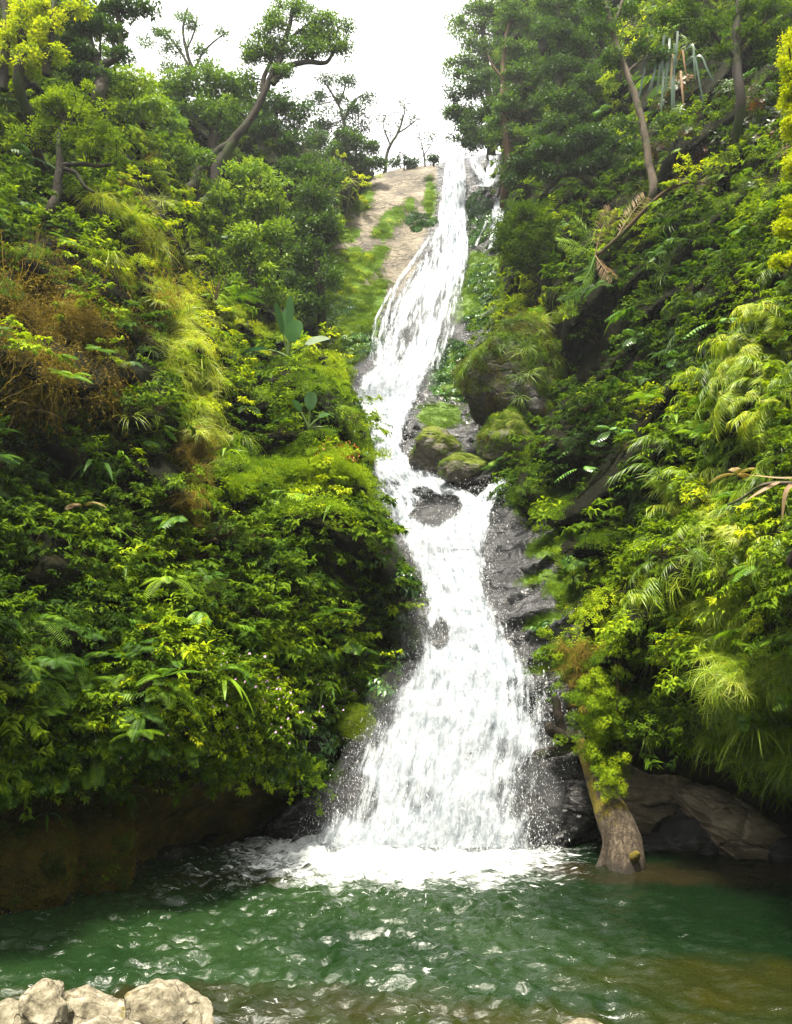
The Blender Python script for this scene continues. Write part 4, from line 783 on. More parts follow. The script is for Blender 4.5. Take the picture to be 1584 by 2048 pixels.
def fill(k, box, step, n_over=1.0):
    xs = np.arange(box[0], box[2], step); ys = np.arange(box[1], box[3], step)
    for y0 in ys:
        for x0 in xs:
            x = x0 + RNG.uniform(-.5, .5) * step; y = y0 + RNG.uniform(-.5, .5) * step
            h = hit(x, y, k)
            if h is None: continue
            b = blobs(np.array([x]), np.array([y]), BARE)[0] if y > 1500 else 0
            if RNG.random() < b * 1.1 - .05: continue
            P, nn, dist, _ = h
            if P[2] < .25: continue
            gap = float(fbm(np.array([x * .018, y * .014, 5.0 if k == 'L' else 9.0]), 3))
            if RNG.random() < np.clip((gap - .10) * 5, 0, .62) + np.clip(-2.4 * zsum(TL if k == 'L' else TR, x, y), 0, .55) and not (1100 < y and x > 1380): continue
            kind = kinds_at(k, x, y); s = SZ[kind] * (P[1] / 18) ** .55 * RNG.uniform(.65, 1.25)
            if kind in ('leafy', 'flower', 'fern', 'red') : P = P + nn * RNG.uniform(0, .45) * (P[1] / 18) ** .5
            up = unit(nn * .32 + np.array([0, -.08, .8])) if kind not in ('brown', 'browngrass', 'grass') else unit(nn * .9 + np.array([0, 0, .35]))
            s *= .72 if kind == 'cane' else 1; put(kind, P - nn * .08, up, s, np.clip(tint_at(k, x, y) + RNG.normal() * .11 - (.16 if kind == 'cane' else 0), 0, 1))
fill('L', (-140, -160, 880, 1600), 22)
fill('R', (930, -160, 1740, 1600), 22)
def fringe(poly, k, lo, hi, sgn):
    for (x0, y0), (x1, y1) in zip(poly[:-1], poly[1:]):
        if not (lo <= y0 <= hi and lo <= y1 <= hi): continue
        for t in np.arange(0, 1, 5.0 / max(5, math.hypot(x1 - x0, y1 - y0))):
            x, y = x0 + (x1 - x0) * t + sgn * RNG.uniform(2, 16), y0 + (y1 - y0) * t + RNG.uniform(-4, 4); h = hit(x, y, k)
            if h is not None: put(RNG.choice(['fine', 'leafy', 'moss', 'fern', 'ivy'], p=[.45, .2, .2, .05, .1]), h[0] - unit(h[0] - np.array([0, 0, CH])) * .12, unit(np.array([-sgn * .5, -.4, .6])), RNG.uniform(.28, .5) * (h[0][1] / 22) ** .7, np.clip(tint_at(k, x, y) + RNG.normal() * .1, 0, 1))
fringe(PL, 'L', 500, 1500, -1); fringe(PR, 'R', 300, 1420, 1)
# the rim of greenery hanging over the undercut left bank, and over the brown rocks on the right
for x in np.arange(-60, 640, 9.0):
    y = np.interp(x, [-60, 0, 120, 260, 420, 560, 640], [1540, 1530, 1500, 1480, 1500, 1530, 1550]) + RNG.uniform(-45, 30); Yr = np.interp(x, [-60, 0, 300, 640], [12.2, 12.6, 14.6, 18.2])
    put(RNG.choice(['leafy', 'flower', 'fern', 'leafy'] if x < 540 else ['ivy', 'leafy']), at(x, y, Yr), unit(np.array([.2, -.7, .45])), RNG.uniform(.5, .9), RNG.uniform(.35, .7))
for x in np.arange(1290, 1640, 8.0):
    y = np.interp(x, [1290, 1380, 1420, 1500, 1640], [1440, 1440, 1470, 1520, 1560]) + RNG.uniform(-50, 20); Yr = np.interp(x, [1290, 1584, 1640], [17.2, 14.0, 13.4])
    put('grass', at(x, y, Yr + .5), unit(np.array([-.1, -.45, .8])), RNG.uniform(.5, .8), RNG.uniform(.35, .65))
# moss and creepers on the rock face itself
def on_rock(zones, kind, step, s0, tint):
    for z in zones:
        rx, ry = z[2] * 1.1, z[3] * 1.1; n = int(4 * rx * ry / step ** 2) + 3
        for _ in range(n):
            a, b = RNG.uniform(-1, 1, 2)
            if a * a + b * b > 1: continue
            an = rad(z[4]) if len(z) > 4 else 0; x = z[0] + a * rx * math.cos(an) - b * ry * math.sin(an); y = z[1] + a * rx * math.sin(an) + b * ry * math.cos(an)
            h = hit(x, y, 'A')
            if h is None: continue
            P, nn, _, _ = h; put(kind, P - nn * .02, unit(nn + np.array([0, 0, .3])), s0 * RNG.uniform(.6, 1.2) * (P[1] / 25) ** .8, np.clip(tint + RNG.normal() * .12 + .22 * float(vnoise(P * .8)), 0, 1))
on_rock([z for z in MOSS], 'moss', 7, .62, .42)
on_rock([(958, 430, 26, 42, 0), (975, 565, 34, 40), (905, 745, 45, 55), (840, 445, 24, 16), (955, 640, 22, 14), (660, 620, 40, 30), (640, 590, 40, 30), (720, 690, 40, 22), (945, 480, 14, 12)], 'ivy', 8, .62, .42)
on_rock([(700, 600, 70, 80), (640, 640, 60, 70), (1030, 985, 40, 30), (1150, 1180, 40, 50), (1170, 1300, 40, 70), (670, 700, 60, 40), (1120, 1090, 30, 40)], 'fine', 14, .42, .58)
on_rock([(1010, 1000, 22, 22), (1160, 1190, 14, 12), (1080, 1255, 14, 8)], 'ivy', 10, .5, .4)
on_rock([(700, 380, 40, 30), (670, 470, 30, 50), (650, 530, 30, 40), (730, 350, 30, 10), (790, 440, 14, 10), (690, 430, 26, 30), (640, 640, 30, 40)], 'grass', 13, .42, .7)
on_rock([(690, 400, 40, 40), (660, 500, 30, 50), (760, 470, 14, 10), (720, 520, 30, 12), (700, 345, 40, 10), (860, 390, 8, 40)], 'fine', 12, .42, .62)
def on_obj(o, kind, n, s0, tint, zmin=0.0, box=None):
    me = o.data; k = RNG.choice(len(me.polygons), n)
    for i in k:
        p = me.polygons[int(i)]
        if p.normal.z < zmin + RNG.normal() * .15: continue
        P = np.array(p.center) + np.array(o.location); nn = np.array(p.normal)
        if nn[1] > .5: continue
        put(kind, P - nn * .04, unit(nn + np.array([0, 0, .35])), s0 * RNG.uniform(.6, 1.2), np.clip(tint + RNG.normal() * .12, 0, 1))
for o in list(sc.objects):
    lb = o.get('label', '')
    if 'overhanging rock outcrop' in lb: on_obj(o, 'moss', 1300, .8, .22, -.3); on_obj(o, 'grass', 300, .9, .42, .1); on_obj(o, 'fine', 200, .7, .4, 0); on_obj(o, 'brown', 260, .9, .3, -.6)
    if 'under the overhang' in lb: on_obj(o, 'moss', 420, .6, .4, -.2); on_obj(o, 'fine', 70, .5, .4, .1); on_obj(o, 'brown', 70, .4, .6, -.3)
    if 'small olive mossy' in lb: on_obj(o, 'moss', 220, .55, .3, -.2)
    if 'grey top' in lb: on_obj(o, 'moss', 170, .5, .4, -.1)
    if 'wedged below' in lb: on_obj(o, 'moss', 220, .5, .45, 0)
    if 'mossy knob' in lb: on_obj(o, 'moss', 340, .42, .75, -.5)
    if 'far left' in lb or 'rock bank' in lb: on_obj(o, 'brownfuzz', 500, .5, .45, -1); on_obj(o, 'moss', 450, .4, .2, -.8); on_obj(o, 'brown', 40, .7, .3, -.8); on_obj(o, 'leafy', 10, .3, .3, -.5); on_obj(o, 'fine', 30, .4, .3, -.6)
# drapes of pale grass down the left rib and over the right bank; lime turf on the left mound
def extra(kind, line, n, wid, s0, tn, k, out):
    L_ = np.array(line, float); t = RNG.random(n) * (len(L_) - 1)
    for q in t:
        i = min(int(q), len(L_) - 2); c = L_[i] + (L_[i + 1] - L_[i]) * (q - i); x, y = c[0] + RNG.normal() * wid, c[1] + RNG.normal() * wid * .4; h = hit(x, y, k)
        if h is None: continue
        put(kind, h[0] + unit(np.array([0, 0, CH]) - h[0]) * out * RNG.uniform(.4, 1.2), unit(h[1] * .6 + np.array([0, 0, .6])), s0 * RNG.uniform(.6, 1.2) * (h[0][1] / 18) ** .5, np.clip(tn + RNG.normal() * .12, 0, 1))
extra('grass', [(345, 590), (375, 680), (395, 780), (405, 880)], 150, 20, .62, .86, 'L', .5)
extra('browngrass', [(395, 850), (385, 930), (390, 1040)], 60, 16, .6, .6, 'L', .45)
extra('grass', [(235, 390), (285, 450), (330, 500)], 50, 18, .6, .85, 'L', .5); extra('browngrass', [(240, 370), (280, 440)], 22, 14, .55, .9, 'L', .5)
extra('grass', [(270, 560), (400, 600), (520, 660)], 40, 26, .5, .75, 'L', .3); extra('fine', [(450, 620), (560, 680), (640, 720)], 60, 22, .55, .8, 'L', .3)
extra('fuzz', [(480, 980), (560, 955), (640, 925), (730, 960)], 230, 22, .62, .85, 'L', .35); extra('fuzz', [(610, 725), (660, 745), (690, 790)], 50, 14, .6, .8, 'L', .3)
extra('cane', [(1500, 660), (1460, 760), (1520, 880)], 46, 40, .62, .74, 'R', .5); extra('cane', [(1340, 960), (1400, 1060), (1500, 1120)], 40, 36, .6, .72, 'R', .5)
extra('grass', [(1400, 1180), (1450, 1260), (1480, 1360), (1500, 1450)], 120, 40, .62, .72, 'R', .45); extra('grass', [(1540, 1300), (1560, 1450), (1575, 1560)], 60, 26, .62, .66, 'R', .4)
extra('grass', [(1000, 640), (1050, 630), (1100, 650)], 30, 18, .5, .6, 'R', .3); extra('fern', [(1380, 850), (1440, 900), (1400, 1000)], 16, 30, .6, .85, 'R', .4)
extra('brown', [(60, 600), (150, 640), (90, 720)], 50, 60, .8, .75, 'L', .3)
# bush on the log
for _ in range(130):
    x, y = 1200 + RNG.normal() * 38, 1425 + RNG.normal() * 60
    put('fine', at(x, y, 17.3 + RNG.normal() * .35), unit(np.array([RNG.normal() * .5, -.4, .7])), RNG.uniform(.3, .5), RNG.uniform(.35, .8))
for _ in range(22): put('fine', at(1222 + RNG.normal() * 16, 1560 + RNG.normal() * 18, 16.75), unit(np.array([.3, -.7, .5])), RNG.uniform(.2, .34), RNG.uniform(.6, .9))
for _ in range(60):
    x = RNG.uniform(1120, 1290); put('browngrass', at(x, RNG.uniform(1290, 1420), 18.4), unit(np.array([0, -.8, .3])), RNG.uniform(.35, .6), RNG.uniform(.3, .9))
protos = {'leafy': [m_spray(s, .62, 10, .125) for s in (1, 2, 3)] + [m_spray(6, .6, 8, .165, .45), m_spray(7, .65, 14, .085, .45), m_leafy(4, .45, 20, 7, .155, .42), m_compound(8, .8, 4, 'fern')],
          'fine': [m_leafy(s, .42, 90, 8, .052, .5, .05) for s in (11, 12, 13)], 'flower': [m_spray(s, .6, 13, .105, .36, flowers=6) for s in (21, 22)],
          'fern': [m_fern(s, .8, 8) for s in (31, 32, 33)], 'grass': [m_grass(s) for s in (41, 42, 43)], 'cane': [m_cane(s) for s in (51, 52, 53)],
          'fuzz': [m_fuzz(s, 900, .42, .04, 'moss', .5) for s in (61, 62)], 'moss': [m_fuzz(s, 420, .34, .035, 'moss', .3) for s in (65, 66)], 'brown': [m_hang(s) for s in (71, 72, 73)],
          'browngrass': [m_grass(s, 60, .8, .012, 'brown', 1.1) for s in (81, 82)], 'ivy': [m_ivy(s) for s in (91, 92)], 'red': [m_leafy(s, .48, 36, 8, .12, .5, mat='red') for s in (95, 96)],
          'brownfuzz': [m_fuzz(s, 300, .34, .045, 'brown', .25) for s in (67, 68)]}
NAMES = {'leafy': ('undergrowth', 'mixed leafy green undergrowth covering both steep banks'), 'fine': ('fine_leaved_cover', 'fine-leaved light green cover filling the banks'), 'flower': ('flowering_cover', 'green cover dotted with tiny pink flowers above the left shore'),
         'fern': ('fern_cover', 'feathery ferns spread through the undergrowth'), 'grass': ('hanging_grass', 'long thin grass blades hanging from ledges'), 'cane': ('cane_grass', 'arching leafy cane grass on the right bank'), 'fuzz': ('mossy_turf', 'lime green mossy turf on the mounds left of the falls'),
         'moss': ('moss', 'bright green moss patches on wet rock'), 'brown': ('dry_hanging_moss', 'rusty brown dead moss hanging on the left bank'), 'browngrass': ('dead_grass', 'withered tan grass hanging among the green'), 'ivy': ('glossy_creeper', 'broad glossy leaves overlapping on rock beside the falls'),
         'red': ('reddish_cover', 'dull red and green leaves on the upper right bank'), 'brownfuzz': ('brown_bank_moss', 'dark brown moss on the bank above the waterline')}
for k, v in PTS.items(): scatter(NAMES[k][0], NAMES[k][1], protos[k], v)
print('scatter points', {k: len(v) for k, v in PTS.items()})

# ------------------------------------------------------------------ trees: limbs drawn where they grow, crowns of separate leaves on twigs
CLS = [0]
def tree(label, cat, Y, limbs, crown, tint, leaf=.15, bark='bark', dens=1.0, mat='far', per=110, pad=.55, twig=.03, name='tree', depth=.8, base=None, flat=.5, group=None, wmul=.5, hang=0.0):
    """limbs: list of ([(px, py, dY)...], r0, r1); crown: list of (px, py, rx, ry)"""
    CLS[0] += 1; rg = np.random.default_rng(900 + CLS[0]); o3 = at(limbs[0][0][0][0], limbs[0][0][0][1], Y)
    root = empty(name, o3); tag(root, label, cat, group); root['tint'] = float(tint)
    tb = MB(); skel = []
    for pts, r0, r1 in limbs:
        W0 = [at(p[0], p[1], Y + (p[2] if len(p) > 2 else 0)) for p in pts]
        if not skel or min(np.linalg.norm(s_ - W0[0], axis=1).min() for s_ in skel) > .9: W0 = [W0[0] + np.array([0, 2.2, -1.6]) * min(1, r0 * 6)] + W0
        P = spline(W0, max(10, 6 * len(pts))); P = P + fbm(P * 1.3, 3)[:, None] * np.array([.12, .12, .05]) * min(1, r0 * 5)
        tube(tb, P - o3, np.linspace(r0, r1, len(P)), 9, rough=.35); skel.append(P)
    SK = np.concatenate(skel)
    cb = MB(); CP_, CN, CD, CL_, CR_ = [], [], [], [], []
    for c in crown:
        cx, cy, rx, ry = c[:4]; wx, wz = rx * Y / F, ry * Y / F; n = max(3, int(dens * (6.5 if Y > 30 else 4) * (wx * wz) / (pad * pad) * (c[4] if len(c) > 4 else 1)))
        cen = at(cx, cy, Y); d = rand_unit(n, rg) * (rg.random((n, 1)) ** .4); Q = cen + d * np.array([wx, depth * (wx + wz) / 2, wz])
        for q in Q:
            below = SK[:, 2] < q[2] + .4; S_ = SK[below] if below.sum() > 3 else SK; j = np.argmin(((S_ - q) ** 2).sum(1) + rg.random(len(S_)) * .6); s = S_[j]; L = np.linalg.norm(q - s)
            if L > .15: m1 = s + (q - s) * .4 + np.array([0, 0, -.08 * L]) + rg.normal(size=3) * .07 * L; tube(tb, spline([s, m1, q], 6) - o3, np.linspace(min(twig * (.6 + L * .3), .09), .012, 6), 4, cap=False)
            pr = pad * rg.uniform(.6, 1.25); k = int(1.15 * per * rg.uniform(.6, 1.3)); dd = rand_unit(k, rg) * (rg.random((k, 1)) ** .45)
            CP_.append(q + dd * np.array([pr, pr, pr * flat]) - [0, 0, hang * pr * .5]); CD.append(dd + rg.normal(size=(k, 3)) * .7 + [0, 0, .2 - hang]); CN.append(rg.normal(size=(k, 3)) * .45 + [0, 0, 1]); CL_.append(leaf * (1.25 if mat == 'far' else 1) * rg.uniform(.6, 1.3, k)); CR_.append(np.full(k, rg.random()) * .5 + rg.random(k) * .5)
    P = np.concatenate(CP_); leaves(cb, P - o3, np.concatenate(CD), np.concatenate(CN), np.concatenate(CL_), np.concatenate(CL_) * wmul, np.concatenate(CR_), .2)
    t = tb.build('trunk', [M[bark]], root)
    c = cb.build('crown', [M[mat]], root); c['tint'] = float(tint)
    return root
T = tree
T('big mossy tree leaning right with flat-topped crown against the white sky', 'tree', 32, [([(356, 415), (388, 372), (412, 322), (462, 286), (506, 232), (534, 172), (556, 125), (572, 70), (590, 8)], .26, .08), ([(362, 425), (408, 412), (428, 380), (436, 335), (470, 282)], .26, .2),
   ([(545, 168), (575, 134), (615, 124), (652, 126), (668, 106), (690, 88)], .15, .04), ([(525, 200), (528, 160), (540, 128), (548, 80)], .13, .04), ([(566, 90), (600, 60), (640, 30)], .08, .03)],
   [(520, 95, 34, 34), (555, 50, 34, 32), (550, 105, 26, 30), (600, 95, 34, 26), (640, 105, 40, 16), (680, 92, 28, 20), (655, 50, 34, 22), (600, 20, 36, 20), (690, 55, 18, 12, .6), (505, 125, 18, 20), (640, 75, 40, 18), (575, 6, 26, 10), (500, 160, 24, 20), (470, 210, 26, 16, .6), (570, 140, 34, 18), (620, 60, 40, 24)], .6, leaf=.10, dens=.8, per=110, pad=.38)
T('open thin-branched tree with wispy twigs against the sky, upper left', 'tree', 47, [([(402, 215), (392, 160), (372, 100), (365, 60), (375, 15)], .17, .05), ([(396, 165), (368, 115), (348, 88), (330, 62)], .1, .03), ([(388, 140), (410, 100), (435, 78), (458, 62)], .08, .03), ([(372, 100), (390, 60), (392, 30)], .07, .03)],
   [(375, 38, 26, 26, .7), (340, 85, 40, 26, .6), (318, 62, 26, 14, .6), (300, 95, 22, 22, .5), (440, 70, 22, 10, .6), (396, 105, 22, 14), (350, 130, 34, 22, .6), (410, 140, 28, 20)], .5, leaf=.14, dens=.75, per=60, pad=.5)
T('dark dangling tree cut by the top edge, its hooked limb hanging in front of sky', 'tree', 23.5, [([(192, 210), (203, 168), (192, 125), (170, 60), (160, -20)], .26, .14), ([(160, 140), (198, 131), (226, 122), (238, 112), (244, 90), (236, 40), (228, -20)], .13, .07), ([(228, 116), (232, 98), (226, 84)], .12, .05), ([(200, 130), (201, 90), (196, 50)], .035, .03)],
   [(150, 40, 70, 36), (235, 14, 50, 20), (285, 12, 28, 20, .8), (170, 100, 26, 34), (150, 140, 40, 18), (243, 110, 6, 16, 2), (120, 80, 40, 30), (205, 55, 40, 22), (215, 150, 22, 16), (232, 70, 8, 20, 2)], .34, leaf=.10, dens=1.3, per=110, pad=.30, twig=.02)
T('hazy blue-green tree behind the leaning trunk, left ridge', 'tree', 37, [([(425, 320), (428, 250), (420, 190), (412, 150)], .3, .08), ([(426, 240), (455, 200), (480, 165)], .14, .04), ([(424, 260), (385, 225), (360, 180)], .14, .04)],
   [(365, 165, 44, 26), (420, 175, 50, 34), (470, 175, 36, 32), (395, 225, 50, 34), (450, 235, 50, 40), (340, 200, 30, 26), (300, 175, 28, 18)], .58, leaf=.16, per=120, pad=.65)
T('bright green round-crowned tree below the leaning trunk', 'tree', 31, [([(508, 600), (502, 520), (516, 440), (530, 380)], .24, .07), ([(508, 500), (540, 460), (556, 420)], .1, .03), ([(505, 510), (470, 470), (455, 430)], .1, .03)],
   [(500, 340, 46, 30), (540, 385, 44, 34), (455, 395, 42, 30), (520, 425, 52, 34), (445, 450, 42, 28), (500, 480, 60, 30), (560, 465, 30, 28), (450, 515, 38, 26), (530, 530, 40, 34), (480, 570, 46, 30), (545, 590, 34, 26)], .8, leaf=.13, per=125, pad=.52, flat=.42)
T('brownish open-branched tree between the bright tree and the bare slab', 'tree', 38, [([(640, 590), (632, 480), (628, 400), (602, 340)], .24, .06), ([(630, 400), (655, 370), (672, 340)], .12, .03)],
   [(605, 330, 40, 20), (655, 345, 38, 22), (625, 390, 44, 26), (600, 450, 46, 34), (650, 440, 36, 32), (620, 510, 52, 34), (590, 570, 44, 34), (648, 550, 28, 34), (610, 620, 40, 24)], .48, leaf=.13, per=120, pad=.6)
T('dense dark tree crowded behind the big leaning trunk near the skyline', 'tree', 42, [([(560, 310), (552, 250), (556, 200)], .25, .08)],
   [(520, 215, 40, 24), (565, 205, 36, 26), (595, 235, 26, 26), (540, 255, 46, 24), (500, 262, 36, 20), (575, 285, 44, 22)], .34, leaf=.16, per=120, pad=.6)
T('bushy olive tree with a dark crooked stem on the upper left bank', 'tree', 19.2, [([(98, 450), (112, 385), (122, 330), (118, 285), (128, 240)], .14, .06), ([(118, 332), (160, 328), (200, 332), (232, 326)], .07, .03), ([(118, 335), (150, 345), (168, 372), (190, 385)], .07, .03), ([(124, 262), (150, 245), (180, 250)], .04, .02)],
   [(130, 185, 60, 30), (95, 215, 46, 30), (170, 225, 60, 34), (205, 275, 40, 32), (140, 265, 50, 26), (70, 260, 36, 34), (225, 310, 26, 20), (180, 300, 30, 16)], .62, leaf=.075, per=130, pad=.28, mat='leaf', twig=.014)
T('light green spreading tree just below the hooked limb', 'tree', 27, [([(236, 275), (258, 215), (268, 180)], .14, .05), ([(250, 240), (285, 205), (310, 190)], .07, .03)],
   [(255, 155, 36, 22), (285, 175, 34, 26), (245, 195, 40, 24), (300, 215, 36, 26), (255, 235, 46, 26), (225, 165, 22, 20)], .85, leaf=.12, per=120, pad=.42)
T('mid green tree on the left ridge with a faint stem in shade', 'tree', 30, [([(348, 400), (338, 320), (342, 250)], .18, .06)],
   [(335, 240, 42, 26), (365, 275, 40, 30), (310, 290, 42, 28), (350, 325, 46, 30), (300, 340, 36, 26), (390, 300, 26, 30)], .66, leaf=.13, per=120, pad=.5)
T('bright yellow-green tree filling the top left corner', 'tree', 19.5, [([(40, 170), (44, 90), (38, 30), (48, -30)], .15, .09), ([(90, 150), (104, 80), (110, -20)], .10, .06), ([(8, 180), (10, 60), (4, -30)], .12, .09)],
   [(45, 25, 50, 24), (100, 20, 46, 24), (150, 14, 30, 20), (30, 75, 42, 26), (95, 70, 40, 26), (55, 125, 50, 26), (10, 120, 30, 30), (120, 110, 30, 20)], .92, leaf=.09, per=110, pad=.26, mat='leaf', twig=.016)
T('forked tree standing against white sky on the ridge left of the slab', 'tree', 58, [([(696, 310), (690, 250), (674, 205), (650, 165)], .2, .05), ([(688, 240), (706, 205), (726, 190)], .14, .04), ([(676, 210), (690, 175), (688, 155)], .1, .03)],
   [(650, 158, 26, 12, .8), (690, 158, 28, 14, .8), (636, 205, 26, 22, .9), (668, 190, 24, 16, .6), (712, 228, 34, 20), (728, 195, 20, 10, .7), (650, 245, 34, 22), (700, 260, 34, 18)], .28, leaf=.16, per=80, pad=.6, dens=.8)
T('rounded blue-green tree on the skyline above the pale slab', 'tree', 55, [([(690, 345), (690, 290), (700, 270)], .25, .1), ([(640, 320), (640, 270)], .15, .06)],
   [(640, 275, 34, 20), (690, 285, 44, 22), (732, 302, 28, 20), (665, 310, 40, 18), (720, 325, 34, 14), (612, 300, 22, 20), (745, 325, 18, 10)], .42, leaf=.17, per=130, pad=.65)
T('thin bare-looking tree with a bent stem above the slab', 'tree', 60, [([(770, 335), (777, 300), (794, 268), (806, 236), (812, 215)], .16, .04), ([(782, 292), (770, 265), (766, 240)], .08, .03), ([(794, 268), (820, 250), (832, 240)], .07, .03)],
   [(806, 212, 14, 5, 1), (800, 240, 22, 16, .5), (772, 262, 14, 18, .4), (824, 240, 12, 8, .6), (766, 240, 10, 8, .6)], .25, leaf=.16, per=26, pad=.55, dens=.9, twig=.02)
T('spindly leafless twig tree just left of the top of the falls', 'tree', 61, [([(850, 328), (847, 305), (842, 282)], .1, .03), ([(848, 310), (860, 292), (866, 280)], .05, .02), ([(846, 300), (834, 286)], .05, .02)],
   [(848, 290, 22, 12, .5), (838, 276, 10, 6, .5), (864, 276, 8, 6, .5)], .25, leaf=.15, per=18, pad=.5, dens=.9, twig=.02)
for i, (x, y, rx, ry, lb) in enumerate([(716, 330, 30, 9, 'low dark shrub on the slab rim, leftmost of the rim shrubs'), (808, 324, 30, 8, 'low dark shrub on the slab rim under the thin bent tree'), (868, 320, 15, 8, 'tiny dark shrub on the slab rim touching the top of the falls')]):
    T(lb, 'shrub', 58.5, [([(x, y + 14), (x, y)], .08, .03)], [(x, y, rx, ry)], .25, leaf=.15, per=80, pad=.4, name='shrub', group='shrubs along the rim of the slab')
# right side
T('small dark round-headed tree on a forked stem right of the falls', 'tree', 32, [([(1100, 618), (1088, 570), (1074, 525), (1062, 480), (1062, 430)], .13, .05), ([(1094, 600), (1070, 550), (1040, 500), (1020, 470)], .09, .03), ([(1080, 540), (1092, 500), (1090, 460)], .06, .03)],
   [(1058, 425, 36, 24), (1030, 455, 30, 24), (1085, 450, 28, 26), (1060, 480, 44, 28), (1015, 495, 24, 26), (1095, 495, 22, 28), (1045, 520, 38, 20), (1080, 530, 26, 16), (1005, 470, 18, 16)], .40, leaf=.095, per=210, pad=.42, dens=1.5, mat='leaf', flat=.6)
T('tall pale hazy conifer-like tree at the top edge right of the sky gap', 'tree', 55, [([(985, 270), (975, 160), (966, 60), (960, -40)], .35, .1)],
   [(955, 15, 44, 16), (925, 50, 46, 14), (975, 60, 40, 18), (935, 85, 40, 13), (985, 105, 40, 22), (915, 125, 38, 12), (960, 135, 36, 16), (990, 20, 40, 24), (1000, 160, 30, 24)], .60, leaf=.17, per=110, pad=.7, depth=.5)
T('leafy tree leaning over the top of the falls with dark lower leaves', 'tree', 49, [([(1010, 310), (985, 250), (965, 195), (945, 160)], .25, .06), ([(980, 240), (945, 235), (925, 220)], .12, .04)],
   [(915, 150, 26, 12), (930, 185, 34, 18), (965, 165, 34, 24), (920, 222, 30, 22), (955, 235, 38, 26), (935, 268, 36, 20), (975, 275, 36, 18), (985, 215, 34, 28), (945, 292, 26, 10)], .38, leaf=.15, per=140, pad=.6)
T('olive tree with reddish bare twigs high beside the sky gap', 'tree', 44, [([(1015, 320), (1008, 230), (1005, 170), (1010, 90), (1020, 40)], .25, .07), ([(1006, 190), (1040, 150), (1075, 130)], .1, .03), ([(1006, 160), (985, 130), (975, 105)], .09, .03), ([(1008, 150), (1050, 170), (1085, 180)], .08, .03)],
   [(1020, 30, 40, 24), (1060, 50, 40, 26), (1015, 90, 30, 18, .6), (1060, 100, 34, 22, .7), (1020, 150, 36, 20, .8), (1065, 150, 40, 26), (1020, 210, 46, 30), (1070, 220, 40, 32), (1000, 262, 36, 30), (1050, 280, 40, 30)], .50, leaf=.14, per=120, pad=.55, bark='bark_brown')
T('broad mid-green tree at the top edge right of the reddish-twigged one', 'tree', 38, [([(1118, 340), (1112, 230), (1120, 120), (1115, 0)], .22, .1), ([(1114, 200), (1150, 150), (1170, 110)], .1, .04)],
   [(1110, 10, 50, 26), (1160, 25, 40, 30), (1105, 65, 44, 28), (1150, 90, 46, 30), (1110, 130, 46, 28), (1160, 155, 40, 32), (1120, 195, 46, 30), (1165, 220, 36, 30), (1115, 255, 40, 28), (1085, 300, 30, 22)], .40, leaf=.12, per=130, pad=.5)
T('slender tree with a long pale leaning trunk on the right bank', 'tree', 27, [([(1306, 395), (1298, 330), (1290, 275), (1274, 205), (1252, 140), (1226, 72), (1205, -15)], .15, .09), ([(1222, 62), (1236, 28), (1248, -10)], .06, .05), ([(1254, 145), (1285, 120), (1320, 112)], .04, .02)],
   [(1240, 20, 50, 20), (1200, 60, 34, 26), (1290, 90, 34, 20), (1320, 112, 26, 14), (1250, 240, 22, 20, .8), (1315, 245, 24, 14), (1215, 120, 26, 30, .9), (1275, 290, 24, 16, .6), (1190, 10, 40, 20)], .42, leaf=.11, per=90, pad=.36, bark='bark_pale', twig=.018)
T('dark low-branched tree arching left over the small round tree', 'tree', 33.5, [([(1260, 430), (1215, 385), (1160, 350), (1120, 352), (1088, 388)], .22, .10), ([(1190, 365), (1180, 320), (1150, 290)], .12, .04), ([(1130, 350), (1090, 330), (1055, 340)], .1, .04), ([(1215, 385), (1225, 320), (1240, 260)], .12, .05)],
   [(1045, 330, 30, 20), (1085, 305, 40, 26), (1130, 300, 40, 24), (1030, 360, 20, 12), (1175, 275, 46, 28), (1200, 320, 46, 26), (1235, 290, 36, 36), (1245, 350, 36, 26), (1100, 345, 30, 12), (1170, 335, 30, 16)], .20, leaf=.12, per=120, pad=.42, hang=.2)
T('dark leafy tree across the top right corner', 'tree', 23, [([(1480, 230), (1472, 120), (1478, 20), (1485, -40)], .16, .1), ([(1474, 120), (1430, 70), (1390, 30)], .08, .04), ([(1476, 90), (1520, 50), (1560, 10)], .08, .04)],
   [(1380, 20, 44, 22), (1330, 35, 36, 22), (1430, 50, 40, 26), (1480, 25, 40, 24), (1540, 30, 44, 26), (1500, 80, 40, 24), (1560, 80, 34, 30), (1440, 95, 34, 20), (1540, 125, 30, 20), (1395, 65, 30, 16)], .34, leaf=.10, per=120, pad=.34, mat='leaf', twig=.018)
T('vivid yellow-green foliage of a near tree hanging down the right edge', 'tree', 9.5, [([(1700, 900), (1690, 500), (1650, 200), (1620, 60), (1600, -20)], .12, .05), ([(1690, 450), (1630, 380), (1590, 430)], .04, .02), ([(1690, 600), (1620, 470), (1578, 540)], .04, .015), ([(1655, 200), (1600, 150), (1575, 180)], .04, .015)],
   [(1584, 70, 22, 24), (1580, 120, 20, 36), (1580, 180, 16, 36), (1584, 240, 14, 34), (1590, 320, 14, 40), (1582, 400, 14, 34), (1576, 460, 18, 30), (1568, 520, 24, 14), (1590, 480, 20, 40), (1600, 200, 20, 120)], .98, leaf=.035, per=150, pad=.11, mat='leaf', twig=.006, dens=1.2, hang=.3)

